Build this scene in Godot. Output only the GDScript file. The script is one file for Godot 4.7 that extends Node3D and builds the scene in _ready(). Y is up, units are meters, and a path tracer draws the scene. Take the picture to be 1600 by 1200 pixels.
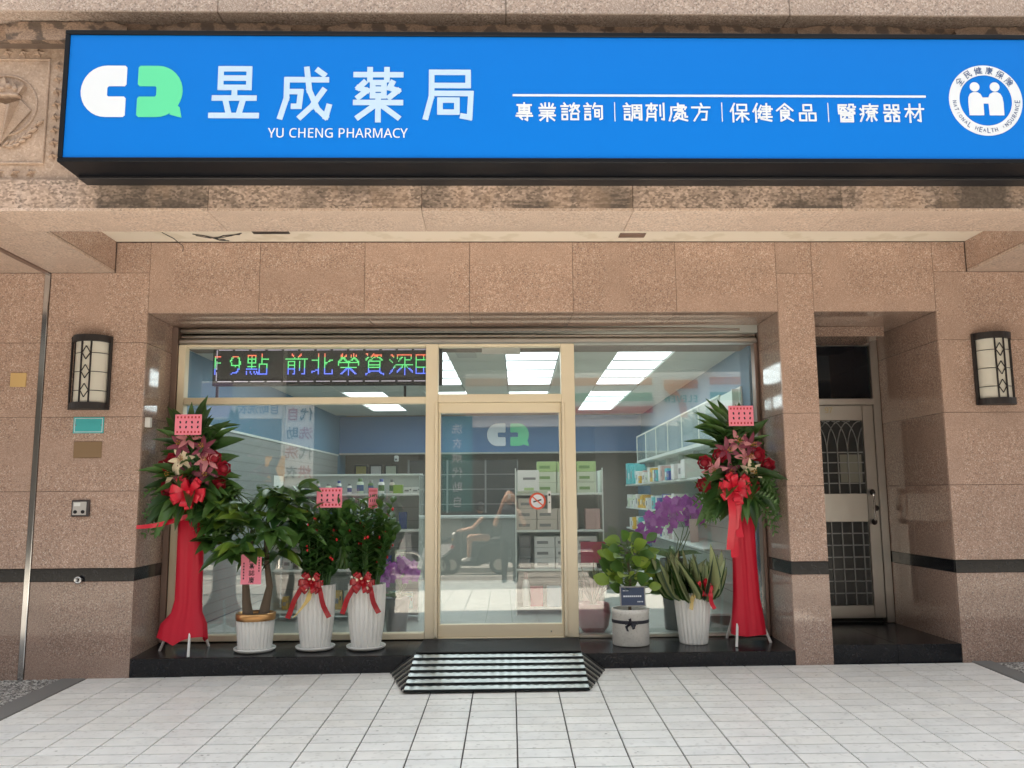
extends Node3D
# A pharmacy shopfront under a granite-clad building, opening day.
# Metres, y up; the facade's front face is z = 0, the street lies towards +z.

var M := {}
var used_names := {}
var rng := RandomNumberGenerator.new()

# ---------------------------------------------------------------- mesh builder
class MB:
	var st := SurfaceTool.new()
	func _init(smooth := false):
		st.begin(Mesh.PRIMITIVE_TRIANGLES)
		st.set_smooth_group(0 if smooth else -1)
	func smooth(on: bool):
		st.set_smooth_group(0 if on else -1)
		return self
	func tri(a: Vector3, b: Vector3, c: Vector3):
		st.add_vertex(a); st.add_vertex(b); st.add_vertex(c)
	func quad(a: Vector3, b: Vector3, c: Vector3, d: Vector3):
		tri(a, b, c); tri(a, c, d)
	# a convex face turned to look away from `from`
	func quad_up(a: Vector3, b: Vector3, c: Vector3, d: Vector3):
		face([a, b, c, d], (a + c) / 2 - Vector3.UP)
		return self
	func face(p: Array, from: Vector3):
		var mid := Vector3.ZERO
		for v in p: mid += v
		mid /= p.size()
		var n: Vector3 = (p[0] - p[2]).cross(p[0] - p[1])
		var flip := n.dot(mid - from) < 0
		for i in range(1, p.size() - 1):
			if flip: tri(p[0], p[i + 1], p[i])
			else: tri(p[0], p[i], p[i + 1])
	func box(c: Vector3, s: Vector3, bev := 0.0, b := Basis.IDENTITY):
		var h := s / 2
		if bev <= 0.0:
			for ax in 3:
				for sg in [-1, 1]:
					var p := []
					for k in [[-1, -1], [1, -1], [1, 1], [-1, 1]]:
						var v := Vector3.ZERO
						v[ax] = sg * h[ax]; v[(ax + 1) % 3] = k[0] * h[(ax + 1) % 3]; v[(ax + 2) % 3] = k[1] * h[(ax + 2) % 3]
						p.append(c + b * v)
					face(p, c)
			return self
		var corner := func(sx, sy, sz, full):
			var v := Vector3(sx * (h.x - bev), sy * (h.y - bev), sz * (h.z - bev))
			v[full] = [sx, sy, sz][full] * h[full]
			return c + b * v
		for ax in 3:
			var u := (ax + 1) % 3
			var w := (ax + 2) % 3
			for sg in [-1, 1]:
				var p := []
				for k in [[-1, -1], [1, -1], [1, 1], [-1, 1]]:
					var s3 := [0, 0, 0]
					s3[ax] = sg; s3[u] = k[0]; s3[w] = k[1]
					p.append(corner.call(s3[0], s3[1], s3[2], ax))
				face(p, c)
			for k in [[-1, -1], [1, -1], [1, 1], [-1, 1]]:   # edges along ax
				var p := []
				for e in [[-1, u], [1, u], [1, w], [-1, w]]:
					var s3 := [0, 0, 0]
					s3[ax] = e[0]; s3[u] = k[0]; s3[w] = k[1]
					p.append(corner.call(s3[0], s3[1], s3[2], e[1]))
				face(p, c)
		for sx in [-1, 1]:
			for sy in [-1, 1]:
				for sz in [-1, 1]:
					face([corner.call(sx, sy, sz, 0), corner.call(sx, sy, sz, 1), corner.call(sx, sy, sz, 2)], c)
		return self
	# box from its lower and upper corner
	func span(a: Vector3, z: Vector3, bev := 0.0):
		return box((a + z) / 2, (z - a).abs(), bev)
	# a straight bar between two points, w wide and t thick; `up` is the thick way
	func bar(a: Vector3, z: Vector3, w: float, t: float, up := Vector3.BACK):
		var d := (z - a)
		var l := d.length()
		if l < 1e-6: return self
		d /= l
		var side := d.cross(up).normalized()
		var u := side.cross(d).normalized()
		return box((a + z) / 2, Vector3(l, w, t), 0.0, Basis(d, side, u))
	func tube(pts: Array, rad, seg := 8, caps := true, flat := 1.0):
		var n := pts.size()
		var ref := Vector3.UP
		var t0: Vector3 = (pts[1] - pts[0]).normalized()
		if absf(t0.dot(ref)) > 0.95: ref = Vector3.RIGHT
		var u: Vector3 = t0.cross(ref).normalized()
		var rings := []
		for i in n:
			var t: Vector3 = (pts[mini(i + 1, n - 1)] - pts[maxi(i - 1, 0)]).normalized()
			u = (u - t * u.dot(t)).normalized()
			var w := t.cross(u)
			var r: float = rad[i] if rad is Array else rad
			var ring := []
			for k in seg:
				var a := TAU * k / seg
				ring.append(pts[i] + (u * cos(a) + w * sin(a) * flat) * r)
			rings.append(ring)
		for i in n - 1:
			for k in seg:
				var k2 := (k + 1) % seg
				quad(rings[i][k], rings[i][k2], rings[i + 1][k2], rings[i + 1][k])
		if caps:
			face(rings[0], pts[1])
			face(rings[n - 1], pts[n - 2])
		return self
	# profile: [radius, height] pairs from the bottom up
	func lathe(c: Vector3, prof: Array, seg := 24, flutes := 0, depth := 0.0, b := Basis.IDENTITY):
		var rings := []
		for p in prof:
			var ring := []
			var amount: float = p[2] if p.size() > 2 else 1.0
			for k in seg:
				var a := TAU * k / seg
				var r: float = p[0]
				if flutes > 0: r *= 1.0 - depth * amount * pow(0.5 + 0.5 * cos(a * flutes), 2.0)
				ring.append(c + b * Vector3(cos(a) * r, p[1], sin(a) * r))
			rings.append(ring)
		for i in rings.size() - 1:
			for k in seg:
				var k2 := (k + 1) % seg
				quad(rings[i][k], rings[i + 1][k], rings[i + 1][k2], rings[i][k2])
		return self
	func ball(c: Vector3, r: Vector3, seg := 10, rows := 6, b := Basis.IDENTITY):
		for i in rows:
			for k in seg:
				var q := []
				for e in [[0, 0], [0, 1], [1, 1], [1, 0]]:
					var la = PI * (i + e[0]) / rows - PI / 2
					var lo = TAU * (k + e[1]) / seg
					q.append(c + b * Vector3(cos(la) * cos(lo) * r.x, sin(la) * r.y, cos(la) * sin(lo) * r.z))
				if i == 0: tri(q[0], q[3], q[2])
				elif i == rows - 1: tri(q[0], q[3], q[1])
				else: quad(q[0], q[3], q[2], q[1])
		return self
	# flat outline pushed out by `depth`: o + x * p.x + y * p.y, thick along z
	func prism(poly: PackedVector2Array, o: Vector3, x: Vector3, y: Vector3, depth: float):
		var z := x.cross(y).normalized()
		var idx := Geometry2D.triangulate_polygon(poly)
		var mid := Vector2.ZERO
		for p in poly: mid += p
		mid /= poly.size()
		var cen: Vector3 = o + x * mid.x + y * mid.y
		for i in range(0, idx.size(), 3):
			var t := []
			for k in 3: t.append(o + x * poly[idx[i + k]].x + y * poly[idx[i + k]].y + z * depth)
			var c3: Vector3 = (t[0] + t[1] + t[2]) / 3
			face(t, c3 - z)
			for k in 3: t[k] -= z * depth
			face(t, c3 + z * 0.01)
		var area := 0.0
		for i in poly.size(): area += poly[i].cross(poly[(i + 1) % poly.size()])
		for i in poly.size():
			var p := poly[i]
			var q := poly[(i + 1) % poly.size()]
			var a: Vector3 = o + x * p.x + y * p.y
			var b: Vector3 = o + x * q.x + y * q.y
			if area > 0: quad(a, a + z * depth, b + z * depth, b)
			else: quad(a, b, b + z * depth, a + z * depth)
		return self
	# one leaf: a folded, arching blade
	func leaf(base: Vector3, dir: Vector3, up: Vector3, length: float, width: float, droop := 0.3, fold := 0.15, n := 5, belly := 0.45):
		var side := dir.cross(up).normalized()
		var nu := side.cross(dir).normalized()
		var prev := []
		for i in n + 1:
			var t := float(i) / n
			var mid := base + dir * length * t - nu * droop * length * t * t
			var w := width * 0.5 * pow(sin(PI * pow(t * 0.96 + 0.03, belly * 1.55)), 0.8)
			if i == n: w = 0.0
			var lift := nu * fold * w * 2.0
			var row := [mid - side * w + lift, mid, mid + side * w + lift]
			if i > 0:
				quad(prev[0], row[0], row[1], prev[1])
				quad(prev[1], row[1], row[2], prev[2])
			prev = row
		return self
	# a ribbon through points, `across` is its width vector at each
	func ribbon(pts: Array, across: Array):
		for i in pts.size() - 1:
			var a: Vector3 = across[i] if across.size() > 1 else across[0]
			var b: Vector3 = across[i + 1] if across.size() > 1 else across[0]
			quad(pts[i] - a / 2, pts[i + 1] - b / 2, pts[i + 1] + b / 2, pts[i] + a / 2)
		return self
	func done() -> ArrayMesh:
		st.generate_normals()
		st.index()
		return st.commit()

# ---------------------------------------------------------------- scene helpers
func numbered(n: String) -> String:
	if not used_names.has(n):
		used_names[n] = 0
		return n
	used_names[n] += 1
	return "%s_%03d" % [n, used_names[n]]

func thing(called: String, label: String, category: String, at := Vector3.ZERO, group := "") -> Node3D:
	var o := Node3D.new()
	o.name = numbered(called)
	add_child(o)
	o.position = at
	o.set_meta("label", label)
	o.set_meta("category", category)
	if group: o.set_meta("group", group)
	return o

func struct(called: String, at := Vector3.ZERO) -> Node3D:
	var o := Node3D.new()
	o.name = numbered(called)
	add_child(o)
	o.position = at
	o.set_meta("kind", "structure")
	return o

# a part whose mesh is written in world coordinates
func part(parent: Node3D, called: String, mb, mat: Material, label := "") -> MeshInstance3D:
	var o := MeshInstance3D.new()
	o.name = called
	o.mesh = mb.done() if mb is MB else mb
	o.material_override = mat
	parent.add_child(o, true)
	if mb is MB:
		var at := Vector3.ZERO
		var p := parent
		while p and p != self:
			at += p.position
			p = p.get_parent() as Node3D
		o.position = -at
	if label: o.set_meta("label", label)
	return o

func solid(called: String, mb: MB, mat: Material) -> MeshInstance3D:
	var o := MeshInstance3D.new()
	o.name = numbered(called)
	o.mesh = mb.done()
	o.material_override = mat
	add_child(o)
	o.set_meta("kind", "structure")
	return o

func lin(r: float, g: float, b: float, a := 1.0) -> Color:
	var c := Color(r, g, b).linear_to_srgb()
	c.a = a
	return c

func mat(called: String, c: Color, rough := 0.6, metal := 0.0, spec := 0.5) -> StandardMaterial3D:
	var m := StandardMaterial3D.new()
	m.resource_name = called
	m.albedo_color = c
	m.roughness = rough
	m.metallic = metal
	m.metallic_specular = spec
	M[called] = m
	return m

func glow(called: String, c: Color, energy: float) -> StandardMaterial3D:
	var m := mat(called, lin(0.3, 0.3, 0.3), 0.5)
	m.emission_enabled = true
	m.emission = c
	m.emission_energy_multiplier = energy
	return m

func tri_tex(m: StandardMaterial3D, tex: Texture2D, per_metre: Vector3, offset := Vector3.ZERO):
	m.albedo_texture = tex
	m.uv1_triplanar = true
	m.uv1_world_triplanar = true
	m.uv1_triplanar_sharpness = 8.0
	m.uv1_scale = per_metre
	m.uv1_offset = offset
	return m

func noise_img(size: int, freq: float, kind: int, seed_: int, octaves := 1) -> Image:
	var n := FastNoiseLite.new()
	n.seed = seed_
	n.noise_type = kind
	n.frequency = freq
	n.fractal_octaves = octaves
	n.fractal_type = FastNoiseLite.FRACTAL_FBM if octaves > 1 else FastNoiseLite.FRACTAL_NONE
	n.cellular_return_type = FastNoiseLite.RETURN_CELL_VALUE
	n.cellular_jitter = 1.0
	var im := n.get_seamless_image(size, size, false, false, 0.2)
	return im

# speckled stone: crystals of a few colours with slow drifts of tone
func granite(size: int, cell_px: float, seed_: int, tones: Array, drift := 0.08) -> ImageTexture:
	var cells := noise_img(size, 1.0 / cell_px, FastNoiseLite.TYPE_CELLULAR, seed_)
	var fine := noise_img(size, 1.0 / (cell_px * 0.5), FastNoiseLite.TYPE_CELLULAR, seed_ + 7)
	var slow := noise_img(size, 4.0 / size, FastNoiseLite.TYPE_SIMPLEX_SMOOTH, seed_ + 3, 3)
	var im := Image.create(size, size, false, Image.FORMAT_RGB8)
	var r := RandomNumberGenerator.new()
	r.seed = seed_
	var lut := []
	for i in 256:
		var k := r.randf()
		var c: Color = tones[0][0]
		for t in tones:
			if k < t[1]:
				c = t[0]
				break
			k -= t[1]
		var v := 1.0 + r.randf_range(-0.09, 0.09)
		lut.append(Color(c.r * v, c.g * v, c.b * v))
	for y in size:
		for x in size:
			var a: Color = lut[int(cells.get_pixel(x, y).r * 255.0)]
			var b: Color = lut[255 - int(fine.get_pixel(x, y).r * 255.0)]
			var s := 1.0 + (slow.get_pixel(x, y).r - 0.5) * 2.0 * drift
			var c := a.lerp(b, 0.38) * s
			im.set_pixel(x, y, c.linear_to_srgb())
	return ImageTexture.create_from_image(im)

func smoothstep_(a: float, b: float, x: float) -> float:
	var t := clampf((x - a) / (b - a), 0.0, 1.0)
	return t * t * (3.0 - 2.0 * t)

# ================================================================ the scene
func _ready():
	rng.seed = 20240611
	# ---- camera: handheld, tilted up a little
	var cam := Camera3D.new()
	cam.name = "camera"
	add_child(cam)
	cam.position = Vector3(-0.0966, 1.3355, 6.6666)
	cam.basis = Basis.from_euler(Vector3(0.134, -0.0234, -0.0077), EULER_ORDER_YXZ)
	cam.fov = rad_to_deg(2.0 * atan(600.0 / 1300.0))
	cam.near = 0.02
	cam.far = 400.0
	cam.current = true
	# ---- sky, sun, exposure
	var env := Environment.new()
	env.background_mode = Environment.BG_SKY
	var sky := Sky.new()
	var sm := ProceduralSkyMaterial.new()
	sm.sky_top_color = lin(0.62, 0.67, 0.72)
	sm.sky_horizon_color = lin(0.50, 0.53, 0.55)
	sm.sky_curve = 0.35
	sm.ground_bottom_color = lin(0.16, 0.15, 0.14)
	sm.ground_horizon_color = lin(0.45, 0.45, 0.44)
	sm.sun_angle_max = 8.0
	sky.sky_material = sm
	env.sky = sky
	env.background_energy_multiplier = 0.75
	env.tonemap_mode = Environment.TONE_MAPPER_LINEAR
	env.tonemap_exposure = 4.15
	env.sdfgi_enabled = true
	env.ssao_enabled = true
	env.ssil_enabled = true
	var we := WorldEnvironment.new()
	we.name = "world_environment"
	we.environment = env
	add_child(we)
	var sun := DirectionalLight3D.new()
	sun.name = "sun"
	sun.light_color = Color(1.0, 0.95, 0.87)
	sun.light_energy = 1.6
	sun.light_angular_distance = 0.53
	sun.shadow_enabled = true
	add_child(sun)
	# the sun stands high behind the building, a little to the left of it
	sun.look_at_from_position(Vector3.ZERO, Vector3(0.33, -1.0, 0.088), Vector3.RIGHT)
	make_materials()
	build_ground()
	build_facade()
	build_upper_facade()
	build_room()
	build_shopfront()
	build_side_door()
	build_signboard()
	build_street_side()
	build_led_board()
	build_ramp()
	build_wall_fittings()
	build_room_goods()
	build_plants()
	build_flower_stands()
	build_across_street()

func make_materials():
	# polished brown-pink granite
	var tones := [[Color(0.455, 0.305, 0.24), 0.44], [Color(0.335, 0.22, 0.172), 0.22], [Color(0.59, 0.44, 0.36), 0.20], [Color(0.20, 0.15, 0.13), 0.09], [Color(0.72, 0.60, 0.52), 0.05]]
	var g1 := granite(768, 3.8, 11, tones, 0.07)
	for k in 4:
		var m := mat("granite_%d" % k, Color(1, 1, 1).darkened([0.0, 0.022, 0.01, 0.035][k]), [0.17, 0.2, 0.18, 0.22][k], 0.0, 0.5)
		tri_tex(m, g1, Vector3.ONE * 0.72, Vector3(0.31 * k, 0.17 * k, 0.43 * k))
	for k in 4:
		var m := mat("shaded_polished_granite_%d" % k, Color(1, 1, 1).darkened([0.10, 0.13, 0.11, 0.15][k]), 0.07, 0.0, 0.55)  # polished finish; the darker tint also paints in shade on reveals and bottom row
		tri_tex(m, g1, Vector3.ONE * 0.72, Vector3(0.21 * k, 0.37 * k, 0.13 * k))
	var tones2 := [[Color(0.55, 0.41, 0.33), 0.48], [Color(0.45, 0.33, 0.265), 0.24], [Color(0.66, 0.53, 0.45), 0.20], [Color(0.31, 0.25, 0.22), 0.08]]
	var g2 := granite(512, 5.0, 23, tones2, 0.06)
	for k in 3:
		var m := mat("soffit_stone_%d" % k, Color(1, 1, 1).darkened(0.02 * k), 0.45, 0.0, 0.4)
		tri_tex(m, g2, Vector3.ONE * 0.9, Vector3(0.2 * k, 0.1, 0.3 * k))
	# rough stone, weathered by rain: streaks below the joints, soot on the arris
	for k in 2:
		var im := Image.create(2048, 64, false, Image.FORMAT_RGB8)
		var cells := noise_img(512, 0.28, FastNoiseLite.TYPE_CELLULAR, 40 + k)
		var streak := noise_img(512, 0.012, FastNoiseLite.TYPE_SIMPLEX, 50 + k, 4)
		var rows := noise_img(256, 0.03, FastNoiseLite.TYPE_SIMPLEX, 60 + k, 4)
		for y in 64:
			for x in 2048:
				var c := Color(0.38, 0.29, 0.24)
				var v := cells.get_pixel(x % 512, y % 512).r
				c = c * (0.50 + 1.0 * v)
				var s := streak.get_pixel(int(x * 0.25) % 512, (int(y * 0.3) + 40) % 512).r
				var s2 := streak.get_pixel((int(x * 0.9) + 211) % 512, (int(y * 0.3) + 260) % 512).r
				var e := rows.get_pixel(int(x * 0.5) % 256, (y * 2) % 256).r
				var edge := smoothstep_(34.0, 60.0, y + (e - 0.5) * 60.0)
				var grime := smoothstep_(0.40, 0.74, s) * 0.55 + smoothstep_(0.46, 0.78, s2) * 0.42
				grime += edge * smoothstep_(0.36, 0.62, s * 0.6 + e * 0.4) * 0.45
				c = c.lerp(Color(0.085, 0.07, 0.06), clampf(grime, 0.0, 0.85))
				var warm := smoothstep_(0.55, 0.8, 1.0 - s2) * 0.35
				c = c.lerp(Color(0.50, 0.34, 0.24), warm * 0.6)
				im.set_pixel(x, y, c.linear_to_srgb())
		var m := mat("weathered_stone_%d" % k, Color.WHITE, 0.85, 0.0, 0.3)
		m.albedo_texture = ImageTexture.create_from_image(im)
	var tones3 := [[Color(0.48, 0.37, 0.31), 0.42], [Color(0.36, 0.28, 0.24), 0.26], [Color(0.62, 0.53, 0.47), 0.22], [Color(0.20, 0.16, 0.14), 0.10]]
	tri_tex(mat("ledge_stone", Color.WHITE, 0.85, 0.0, 0.3), granite(512, 4.0, 77, tones3, 0.08), Vector3.ONE * 0.8)
	var tones4 := [[Color(0.46, 0.34, 0.265), 0.6], [Color(0.40, 0.29, 0.225), 0.25], [Color(0.53, 0.41, 0.33), 0.15]]
	var carved_tex := granite(512, 6.0, 91, tones4, 0.16)
	tri_tex(mat("carved_stone", Color.WHITE, 0.8, 0.0, 0.3), carved_tex, Vector3.ONE * 0.9)
	# frieze stone blackened by damp in blotches
	var fr := Image.create(512, 512, false, Image.FORMAT_RGB8)
	var b1 := noise_img(512, 0.012, FastNoiseLite.TYPE_SIMPLEX, 5, 4)
	var b2 := noise_img(512, 0.25, FastNoiseLite.TYPE_CELLULAR, 6)
	for y in 512:
		for x in 512:
			var c := Color(0.33, 0.235, 0.18) * (0.75 + 0.5 * b2.get_pixel(x, y).r)
			c = c.lerp(Color(0.10, 0.08, 0.07), smoothstep_(0.45, 0.66, b1.get_pixel(x, y).r) * 0.8)
			fr.set_pixel(x, y, c.linear_to_srgb())
	tri_tex(mat("damp_stone", Color.WHITE, 0.85, 0.0, 0.3), ImageTexture.create_from_image(fr), Vector3(0.9, 1.4, 0.9))
	# black granite
	var tones5 := [[Color(0.005, 0.0055, 0.008), 0.7], [Color(0.009, 0.0095, 0.013), 0.22], [Color(0.028, 0.03, 0.036), 0.08]]
	var bg := granite(256, 4.0, 131, tones5, 0.1)
	tri_tex(mat("black_granite", Color.WHITE, 0.14, 0.0, 0.5), bg, Vector3.ONE * 1.6)
	tri_tex(mat("black_step", Color.WHITE, 0.24, 0.0, 0.45), bg, Vector3.ONE * 1.6)
	mat("joint", lin(0.17, 0.125, 0.10), 0.9)
	mat("structure_fill", lin(0.16, 0.14, 0.12), 0.9)
	# cream ceiling paint with faint stains
	var cp := noise_img(256, 0.02, FastNoiseLite.TYPE_SIMPLEX, 17, 4)
	var ci := Image.create(256, 256, false, Image.FORMAT_RGB8)
	for y in 256:
		for x in 256:
			var v := cp.get_pixel(x, y).r
			ci.set_pixel(x, y, Color(0.80, 0.73, 0.62).lerp(Color(0.66, 0.58, 0.46), smoothstep_(0.5, 0.8, v) * 0.6).linear_to_srgb())
	tri_tex(mat("cream_paint", Color.WHITE, 0.8, 0.0, 0.3), ImageTexture.create_from_image(ci), Vector3.ONE * 0.6)
	# glazed paving tiles, a few firings, with scuffs and specks
	for k in 5:
		var ti := Image.create(256, 256, false, Image.FORMAT_RGB8)
		var n1 := noise_img(256, 0.02, FastNoiseLite.TYPE_SIMPLEX, 200 + k, 4)
		var n2 := noise_img(256, 0.09, FastNoiseLite.TYPE_SIMPLEX, 230 + k, 2)
		var base: Color = [Color(0.78, 0.765, 0.735), Color(0.745, 0.73, 0.70), Color(0.76, 0.745, 0.71), Color(0.735, 0.725, 0.70), Color(0.75, 0.73, 0.69)][k]
		for y in 256:
			for x in 256:
				var c := base * (0.92 + 0.16 * n1.get_pixel(x, y).r)
				c = c.lerp(Color(0.42, 0.40, 0.37), smoothstep_(0.68, 0.92, n2.get_pixel(x, y).r) * 0.35)
				ti.set_pixel(x, y, c.linear_to_srgb())
		var r := RandomNumberGenerator.new()
		r.seed = 300 + k
		for i in 26:
			var s := Color(0.12, 0.11, 0.10).lerp(base, r.randf_range(0.1, 0.6)).linear_to_srgb()
			var p := Vector2i(r.randi() % 254, r.randi() % 254)
			ti.fill_rect(Rect2i(p, Vector2i(1 + r.randi() % 3, 1 + r.randi() % 2)), s)
		var tm := mat("tile_%d" % k, Color.WHITE, 0.42, 0.0, 0.45)
		tri_tex(tm, ImageTexture.create_from_image(ti), Vector3.ONE * 0.62, Vector3(0.13 * k, 0, 0.29 * k))
	mat("grout", lin(0.085, 0.08, 0.075), 0.95)
	mat("border_cement", lin(0.17, 0.165, 0.158), 0.8)
	var ai := Image.create(512, 512, false, Image.FORMAT_RGB8)
	var a1 := noise_img(512, 0.3, FastNoiseLite.TYPE_CELLULAR, 401)
	var a2 := noise_img(512, 0.008, FastNoiseLite.TYPE_SIMPLEX, 402, 4)
	for y in 512:
		for x in 512:
			var v := 0.6 + 0.5 * a1.get_pixel(x, y).r + 0.4 * (a2.get_pixel(x, y).r - 0.5)
			ai.set_pixel(x, y, Color(0.31 * v, 0.30 * v, 0.285 * v).linear_to_srgb())
	tri_tex(mat("asphalt", Color.WHITE, 0.9, 0.0, 0.3), ImageTexture.create_from_image(ai), Vector3.ONE * 0.5)
	mat("road_paint", lin(0.62, 0.62, 0.58), 0.7)
	mat("kerb_concrete", lin(0.33, 0.32, 0.30), 0.85)
	for k in 4:
		mat("pebble_%d" % k, [lin(0.20, 0.185, 0.17), lin(0.33, 0.31, 0.29), lin(0.11, 0.105, 0.10), lin(0.45, 0.43, 0.40)][k], 0.6)
	mat("pebble_bed", lin(0.16, 0.155, 0.15), 0.9)
	# metals
	mat("champagne_aluminium", lin(0.82, 0.72, 0.54), 0.45, 0.1, 0.5)
	mat("steel", lin(0.52, 0.50, 0.46), 0.25, 1.0)
	mat("brushed_steel", lin(0.62, 0.60, 0.56), 0.36, 1.0)
	mat("chrome", lin(0.66, 0.66, 0.66), 0.12, 1.0)
	mat("bronze_strip", lin(0.27, 0.19, 0.16), 0.4, 0.6)
	mat("black_metal", lin(0.012, 0.012, 0.015), 0.45)
	mat("dark_rubber", lin(0.018, 0.018, 0.02), 0.55)
	mat("ramp_black", lin(0.012, 0.014, 0.015), 0.4)
	mat("tread_silver", lin(0.44, 0.45, 0.455), 0.34, 1.0)
	# glass
	var gl := mat("window_glass", lin(0.80, 0.93, 0.90, 0.02), 0.0, 0.0, 0.5)
	gl.transparency = BaseMaterial3D.TRANSPARENCY_ALPHA
	mat("door_glass", lin(0.030, 0.033, 0.034), 0.22, 0.0, 0.5)
	var dg := mat("dark_glass", lin(0.006, 0.008, 0.012), 0.04, 0.0, 0.5)
	dg.resource_name = "dark_glass"
	var ac := mat("acrylic", lin(0.75, 0.92, 0.86, 0.12), 0.05, 0.0, 0.5)
	ac.transparency = BaseMaterial3D.TRANSPARENCY_ALPHA
	# signboard
	mat("sign_blue", lin(0.002, 0.165, 0.63), 0.42, 0.0, 0.25)
	mat("sign_white", lin(0.70, 0.74, 0.80), 0.4)
	mat("sign_pale", lin(0.46, 0.62, 0.80), 0.4)
	mat("sign_green", lin(0.10, 0.64, 0.33), 0.4)
	mat("sign_frame", lin(0.005, 0.006, 0.009), 0.45, 0.0, 0.3)
	mat("ink_blue", lin(0.05, 0.10, 0.24), 0.5)
	mat("ink_black", lin(0.012, 0.01, 0.012), 0.6)
	mat("ink_red", lin(0.42, 0.02, 0.025), 0.5)
	mat("pink_card", lin(0.80, 0.22, 0.30), 0.55)
	mat("white_paper", lin(0.72, 0.72, 0.70), 0.6)
	# room
	mat("blue_wall", lin(0.085, 0.20, 0.31), 0.6)
	mat("blue_fascia", lin(0.045, 0.15, 0.34), 0.5)
	mat("room_white", lin(0.60, 0.62, 0.58), 0.6)
	mat("ceiling_panel", lin(0.50, 0.52, 0.48), 0.8)
	mat("ceiling_grid", lin(0.36, 0.37, 0.35), 0.6)
	mat("taupe_wall", lin(0.135, 0.115, 0.095), 0.7)
	mat("dark_cabinet", lin(0.018, 0.02, 0.022), 0.4)
	mat("shelf_white", lin(0.66, 0.70, 0.66), 0.4)
	mat("shelf_grey", lin(0.36, 0.38, 0.36), 0.5)
	tri_tex(mat("room_floor", lin(0.52, 0.55, 0.53), 0.25), M["tile_0"].albedo_texture, Vector3.ONE * 0.6)
	glow("panel_glow", Color(0.93, 1.0, 1.0), 0.62)
	mat("light_bar", lin(0.20, 0.21, 0.21), 0.5)
	# plants, pots, ribbons
	for k in 4:
		var lm := mat("leaf_dark_%d" % k, [lin(0.018, 0.060, 0.016), lin(0.030, 0.085, 0.020), lin(0.024, 0.066, 0.022), lin(0.045, 0.11, 0.022)][k], 0.34, 0.0, 0.5)
		lm.backlight_enabled = true
		lm.backlight = lin(0.10, 0.16, 0.03)
	for k in 3:
		var lm := mat("leaf_lime_%d" % k, [lin(0.20, 0.31, 0.035), lin(0.13, 0.22, 0.028), lin(0.26, 0.35, 0.05)][k], 0.4, 0.0, 0.5)
		lm.backlight_enabled = true
		lm.backlight = lin(0.14, 0.18, 0.03)
	mat("leaf_mid", lin(0.065, 0.145, 0.03), 0.4)
	mat("leaf_grey", lin(0.10, 0.155, 0.10), 0.4)
	mat("leaf_cream_edge", lin(0.36, 0.40, 0.20), 0.45)
	mat("bark", lin(0.13, 0.095, 0.065), 0.85)
	mat("green_stem", lin(0.10, 0.16, 0.05), 0.6)
	mat("soil", lin(0.035, 0.026, 0.02), 0.95)
	mat("white_ceramic", lin(0.72, 0.71, 0.68), 0.28, 0.0, 0.5)
	tri_tex(mat("cement_pot", lin(0.95, 0.93, 0.90), 0.7), M["tile_3"].albedo_texture, Vector3.ONE * 1.3)
	mat("gold_band", lin(0.62, 0.34, 0.14), 0.32, 0.85)
	mat("maroon_pot", lin(0.24, 0.015, 0.03), 0.4)
	var rf := mat("red_fabric", lin(0.58, 0.004, 0.028), 0.5, 0.0, 0.5)
	rf.backlight_enabled = true
	rf.backlight = lin(0.22, 0.01, 0.02)
	mat("red_satin", lin(0.62, 0.012, 0.035), 0.34, 0.0, 0.5)
	mat("dark_red_satin", lin(0.33, 0.008, 0.014), 0.26)
	mat("gold_ribbon", lin(0.60, 0.44, 0.16), 0.35)
	mat("black_ribbon", lin(0.015, 0.015, 0.025), 0.45)
	mat("red_rose", lin(0.27, 0.004, 0.018), 0.6)
	mat("lily_pink", lin(0.52, 0.20, 0.22), 0.5)
	mat("lily_wine", lin(0.20, 0.035, 0.065), 0.5)
	mat("lily_cream", lin(0.74, 0.62, 0.44), 0.5)
	mat("stamen", lin(0.40, 0.20, 0.03), 0.6)
	mat("orchid_purple", lin(0.36, 0.025, 0.44), 0.5)
	mat("orchid_mauve", lin(0.42, 0.09, 0.50), 0.5)
	mat("red_berry", lin(0.55, 0.012, 0.02), 0.4)
	mat("white_rod", lin(0.70, 0.70, 0.68), 0.4)
	mat("skin", lin(0.50, 0.29, 0.20), 0.55)
	mat("lamp_shade", lin(0.80, 0.77, 0.68), 0.35)
	M["lamp_shade"].backlight_enabled = true
	M["lamp_shade"].backlight = lin(0.5, 0.45, 0.35)
	mat("lamp_iron", lin(0.014, 0.010, 0.010), 0.5)
	mat("cream_plastic", lin(0.62, 0.42, 0.18), 0.45)
	mat("teal_plate", lin(0.06, 0.40, 0.42), 0.35)
	mat("grey_plastic", lin(0.28, 0.27, 0.26), 0.5)

# ---------------------------------------------------------------- ground
const E1 := Vector3(1.0, 0.0061, 0.02)       # along a row of tiles
const E3 := Vector3(-0.02, -0.0261, 1.0)     # along a column of tiles

func paving(u: float, v: float, lift := 0.0) -> Vector3:
	return E1 * u + E3 * v + Vector3.UP * lift

func in_view(p: Vector3) -> bool:
	var cam: Camera3D = get_node("camera")
	var q := cam.transform.affine_inverse() * p
	if q.z > -0.1: return false
	var x := q.x / -q.z
	var y := q.y / -q.z
	return absf(x) < 0.625 and absf(y) < 0.475

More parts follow.
